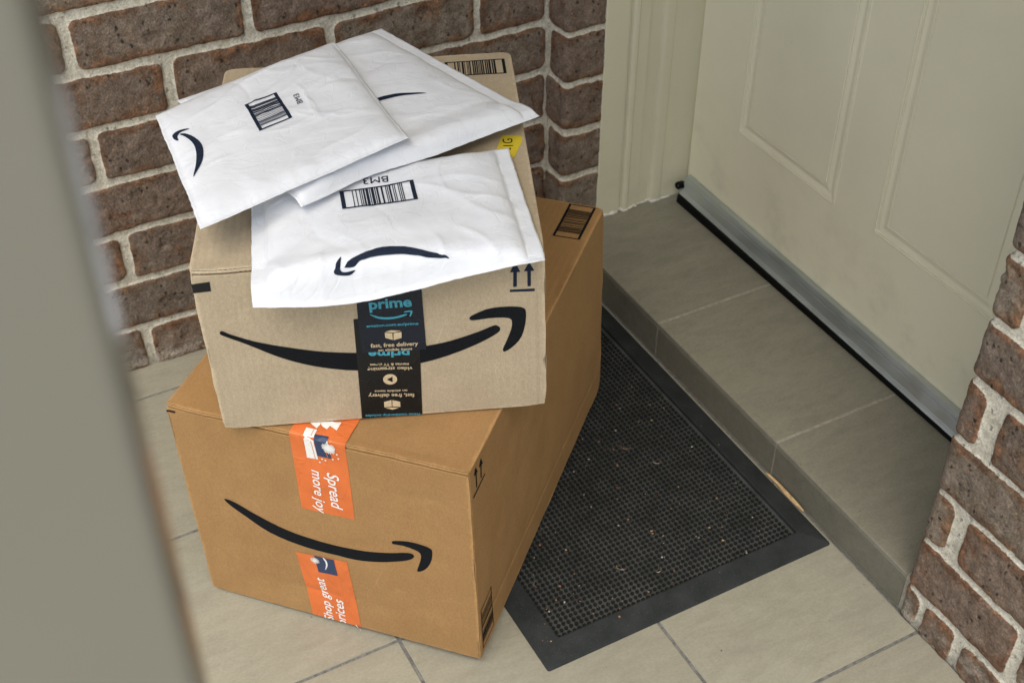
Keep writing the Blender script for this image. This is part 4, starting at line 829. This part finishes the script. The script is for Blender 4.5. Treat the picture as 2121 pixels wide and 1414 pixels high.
    for k in range(len(ed)):
        a_ = ed[k][0] * nv + ed[k][1]; b_ = ed[(k + 1) % len(ed)][0] * nv + ed[(k + 1) % len(ed)][1]; F.append((a_, b_, n1 + b_, n1 + a_))
    o = adopt(recalc(mobj('sleeve', V.tolist(), F, M_PAPER)), root)
    return root, surf, Wm, Hm
def ma_extra(u, v, X, Y):           # lumpy contents near the front, lower edge turned down over the carton
    w = np.exp(-((u - .34) / .36) ** 2)
    z = .009 * np.exp(-(((u - .47) / .28) ** 2 + ((v - .70) / .20) ** 2)) + .005 * np.exp(-((v - .87) / .07) ** 2) * w
    z = z - .018 * w * sm(.935, .972, v) + .003 * sm(.75, 1, u) * sm(.5, .9, v)
    z = z - .0036 * w * sm(-.004, .004, v - .925 - .018 * fbm(u * 9, 0 * v, 71, 2))
    return (0 * u, 0 * u, z)
def mb_extra(u, v, X, Y):
    z = -.004 * np.exp(-(((u - .15) / .25) ** 2 + ((v - .5) / .4) ** 2)) + .004 * sm(.82, .93, v) * (1 - sm(.95, 1, v))
    s = .0085 * sm(.4, 1, v) * np.exp(-((u - .27) / .17) ** 2)
    return (-.98 * s, -.19 * s, z)
def mc_extra(u, v, X, Y):
    z = .0036 * np.sin(u * 3.0 + .2) * (1 - v) + .0024 * np.sin(v * 5 + 1) - .005 * sm(.80, 1, v) * (1 - u)
    return (0 * u, 0 * u, z)
XTRA = {'A': ma_extra, 'B': mb_extra, 'C': mc_extra}
def mprint(root, surf, name, art, m): return adopt(art.build(name, m, lambda u, v, o: surf(u, v, o * 2.0 + PO.get(root.name, 0)), None), root)
PO = {'padded_mailer': .0007}
ra, sa, wA, hA = mailer('A', 'padded_mailer', 'bulging white padded mailer hanging over the front edge of the kraft carton', .0125, (.014, .004, .016, .003), 3, 'A', dirn=.9, ncr=18, camp=.0013, xc=[(.10, .90, 1.3, .05, .0026, .004), (.24, .93, 1.8, .04, .0028, .0035), (.37, .965, 1.4, .016, .003, .004), (.52, .965, 1.7, .016, .0028, .004), (.66, .92, 1.2, .05, .0026, .004), (.80, .86, .9, .07, .0022, .005), (.76, .42, .45, .16, .0018, .006), (.80, .30, .2, .12, .0012, .005), (.86, .62, .7, .10, .0014, .006), (.20, .60, 2.1, .08, -.0022, .012), (.33, .50, 1.7, .08, .0016, .012), (.06, .30, -.6, .05, .0022, .004)])
a = Art(.008); a.poly(catmull(ART['A_body'], 2)); a.poly(catmull(ART['A_head'], 2)); mprint(ra, sa, 'printed_arrow', a, M_NAVYINK)
def uvrect(a, ua, ub, va, vb, *k, **kw): barcode(a, ua, ub, va, vb, *k, **kw)
class SArt(Art): pass
def mcode(root, surf, quad, thick_u, along, seed, Wm, Hm, th, tn, n=26):
    q = np.array(quad); o_ = q[0]; eu_ = q[1] - q[0]; ev_ = q[3] - q[0]       # quad in uv; lay the code out in metres on it
    Lu = np.linalg.norm(eu_ * (Wm, Hm)); Lv = np.linalg.norm(ev_ * (Wm, Hm))
    a = Art(.006); barcode(a, 0, Lu, 0, Lv, thick_u, along, seed, th=th, tn=tn, quiet=.12, n=n)
    def mp(x, y, off): P = o_ + np.outer(x / Lu, eu_) + np.outer(y / Lv, ev_); return surf(P[:, 0], P[:, 1], off * 2.0)
    return adopt(a.build('printed_barcode', M_NAVYINK, mp, None), root)
mcode(ra, sa, ART['A_code'], True, 'v', 31, wA, hA, .0044, .0021, 22)
def mtext(root, surf, s, pts, Wm, Hm):
    P = [np.array(p) * (Wm, Hm) for p in pts]; a = Art(.006); a.mesh(text2d(s, *P, bold=.0), 0, 0)
    return adopt(a.build('printed_text', M_NAVYINK, lambda x, y, o: surf(x / Wm, y / Hm, o * 2.0), None), root)
mtext(ra, sa, 'BM3', TXT['A_BM3'], wA, hA)
rb_, sb, wB, hB = mailer('B', 'padded_mailer', 'white padded mailer lying between the other two, its pointed corner past the kraft carton', .011, (.004, .003, .018, .003), 5, 'B', dirn=.05, ncr=34, camp=.0010, under=.003)
a = Art(.012); a.poly(catmull(ART['B_body'], 2)); mprint(rb_, sb, 'printed_arrow', a, M_NAVYINK)
rc, sc, wC, hC = mailer('C', 'padded_mailer', 'thin creased white padded mailer topmost on the stack, overhanging the left side', .007, (.006, .003, .004, .006), 9, 'C', dirn=.35, ncr=26, camp=.0013, fold=[(.70, .60, 9)], under=.004, xc=[(.42, .12, -.35, .17, .0022, .0035), (.60, .22, -.55, .20, .0018, .004), (.35, .45, -.25, .22, .0012, .004)])
a = Art(.010); a.poly(catmull(ART['C_body'], 2)); a.poly(catmull(ART['C_head'], 2)); mprint(rc, sc, 'printed_arrow', a, M_NAVYINK)
mcode(rc, sc, ART['C_code'], True, 'u', 33, wC, hC, .0042, .0018, 24)
mtext(rc, sc, 'BM3', TXT['C_BM3'], wC, hC)

# ------------------------------------------------------------------ near post, out of focus
def rounded_post(name, x0, x1, y0, y1, z0, z1, r, m):
    prof = []
    for (cx, cy, a0) in ((x1 - r, y0 + r, -90), (x1 - r, y1 - r, 0), (x0 + r, y1 - r, 90), (x0 + r, y0 + r, 180)):
        for t in range(0, 91, 15): prof.append((cx + r * math.cos(math.radians(a0 + t)), cy + r * math.sin(math.radians(a0 + t))))
    return prof_extrude(name, prof, z0, z1, 'z', m, None, n=2, smooth=True)
PH = math.radians(165); PFAR = np.array([1.6463257 - .2857 * .68, -.95787272 + .0382 * .68])     # far arris of the side face
du = -np.array([math.cos(PH), math.sin(PH)]); dw = np.array([math.cos(PH + math.pi / 2), math.sin(PH + math.pi / 2)])
cs_ = [PFAR, PFAR + du * .020, PFAR + du * .020 + dw * .10, PFAR + dw * .10]; prof = []; r = .0035
for k in range(4):
    p, a_, b_ = cs_[k], cs_[k - 1] - cs_[k], cs_[(k + 1) % 4] - cs_[k]; a_ = a_ / np.linalg.norm(a_); b_ = b_ / np.linalg.norm(b_); cc_ = p + (a_ + b_) * r
    for t in range(0, 91, 15): prof.append(tuple(cc_ - b_ * r * math.cos(math.radians(t)) - a_ * r * math.sin(math.radians(t))))
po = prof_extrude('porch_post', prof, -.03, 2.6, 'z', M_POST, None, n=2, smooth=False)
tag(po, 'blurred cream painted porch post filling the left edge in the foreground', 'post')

# ------------------------------------------------------------------ crumbs, grit and bits of leaf
def debris():
    rnd = random.Random(8); V = []; F = []; MI = []
    def lump(x, y, z, sx_, sy_, sz, mi):
        o = len(V); a = rnd.uniform(0, 3.14); ca, sa_ = math.cos(a), math.sin(a)
        for dx, dy, dz in ((1, 0, 0), (.3, .9, 0), (-.8, .5, 0), (-.9, -.5, 0), (.2, -1, 0), (.1, 0, 1)):
            px, py = dx * sx_ * rnd.uniform(.7, 1.2), dy * sy_ * rnd.uniform(.7, 1.2); V.append((x + px * ca - py * sa_, y + px * sa_ + py * ca, z + dz * sz))
        for k in range(5): F.append((o + k, o + (k + 1) % 5, o + 5)); MI.append(mi)
    for _ in range(170):
        x = rnd.uniform(MX0 + .2, MX1 - .02); y = MY0 + .01 + abs(rnd.gauss(0, .5)) % (MY1 - MY0 - .03)
        inb = MX0 + BW < x < MX1 - BW and MY0 + BW < y < MY1 - BW
        s = rnd.choice((.0005, .0006, .0008, .0010, .0014, .0020)); lump(x, y, .0085 if inb else .0100, s, s * rnd.uniform(.4, 1), s * .5, rnd.choice((0, 0, 1, 2)))
    for _ in range(110):
        x = rnd.uniform(.05, 1.4); y = rnd.uniform(-1.2, -.01)
        if MX0 - .01 < x < MX1 + .01 and y > MY0 - .01: continue
        s = rnd.choice((.0005, .0006, .0008, .0015)); lump(x, y, .0001, s, s * rnd.uniform(.3, 1), s * .5, 3)
    for _ in range(14):
        x = rnd.uniform(.2, .92); y = rnd.uniform(.01, .2); s = rnd.choice((.0005, .0008)); lump(x, y, STEP_H + .0001, s, s * .6, s * .5, 3)
    for _ in range(18):                                 # thin curled fibres
        x = rnd.uniform(MX0 + .25, MX1 - .05); y = rnd.uniform(MY0 + .04, MY1 - .05); a = rnd.uniform(0, 6.28); L = rnd.uniform(.006, .015); o = len(V)
        for k in range(7):
            t = k / 6; an = a + 1.6 * (t - .5); V.append((x + L * t * math.cos(an), y + L * t * math.sin(an), .0094)); V.append((x + L * t * math.cos(an) - .0006 * math.sin(an), y + L * t * math.sin(an) + .0006 * math.cos(an), .0098))
        for k in range(6): F.append((o + 2 * k, o + 2 * k + 2, o + 2 * k + 3, o + 2 * k + 1)); MI.append(rnd.choice((0, 1, 2)))
    ms = [flat_material('tan_crumb', (.42, .27, .12), .8, .2), flat_material('pale_crumb', (.55, .5, .42), .8, .2), flat_material('reddish_crumb', (.35, .16, .08), .8, .2), flat_material('dark_grit', (.06, .05, .04), .8, .2)]
    tag(mobj('crumbs', V, F, ms, None, MI, smooth=False), 'tan crumbs and dark grit scattered over doormat and tiles', 'crumbs', kind='stuff')
debris()
V = []; F = []
for i in range(13):
    t = i / 12; x = .655 + .085 * t; w = .0032 * math.sin(math.pi * min(1, t * 1.02)) ** .6 + .0002; z = .0015 + .006 * math.sin(math.pi * t)
    V += [(x, -.0052 + .001 * math.sin(t * 7), .004), (x, -.0022, .0045 + w)]
for i in range(12): F.append((2 * i, 2 * i + 2, 2 * i + 3, 2 * i + 1))
tag(mobj('dry_leaf', V, F, flat_material('dry_leaf', (.50, .33, .16), .7, .3, .3, 90)), 'long dry tan leaf blade wedged between doormat border and doorstep', 'leaf')
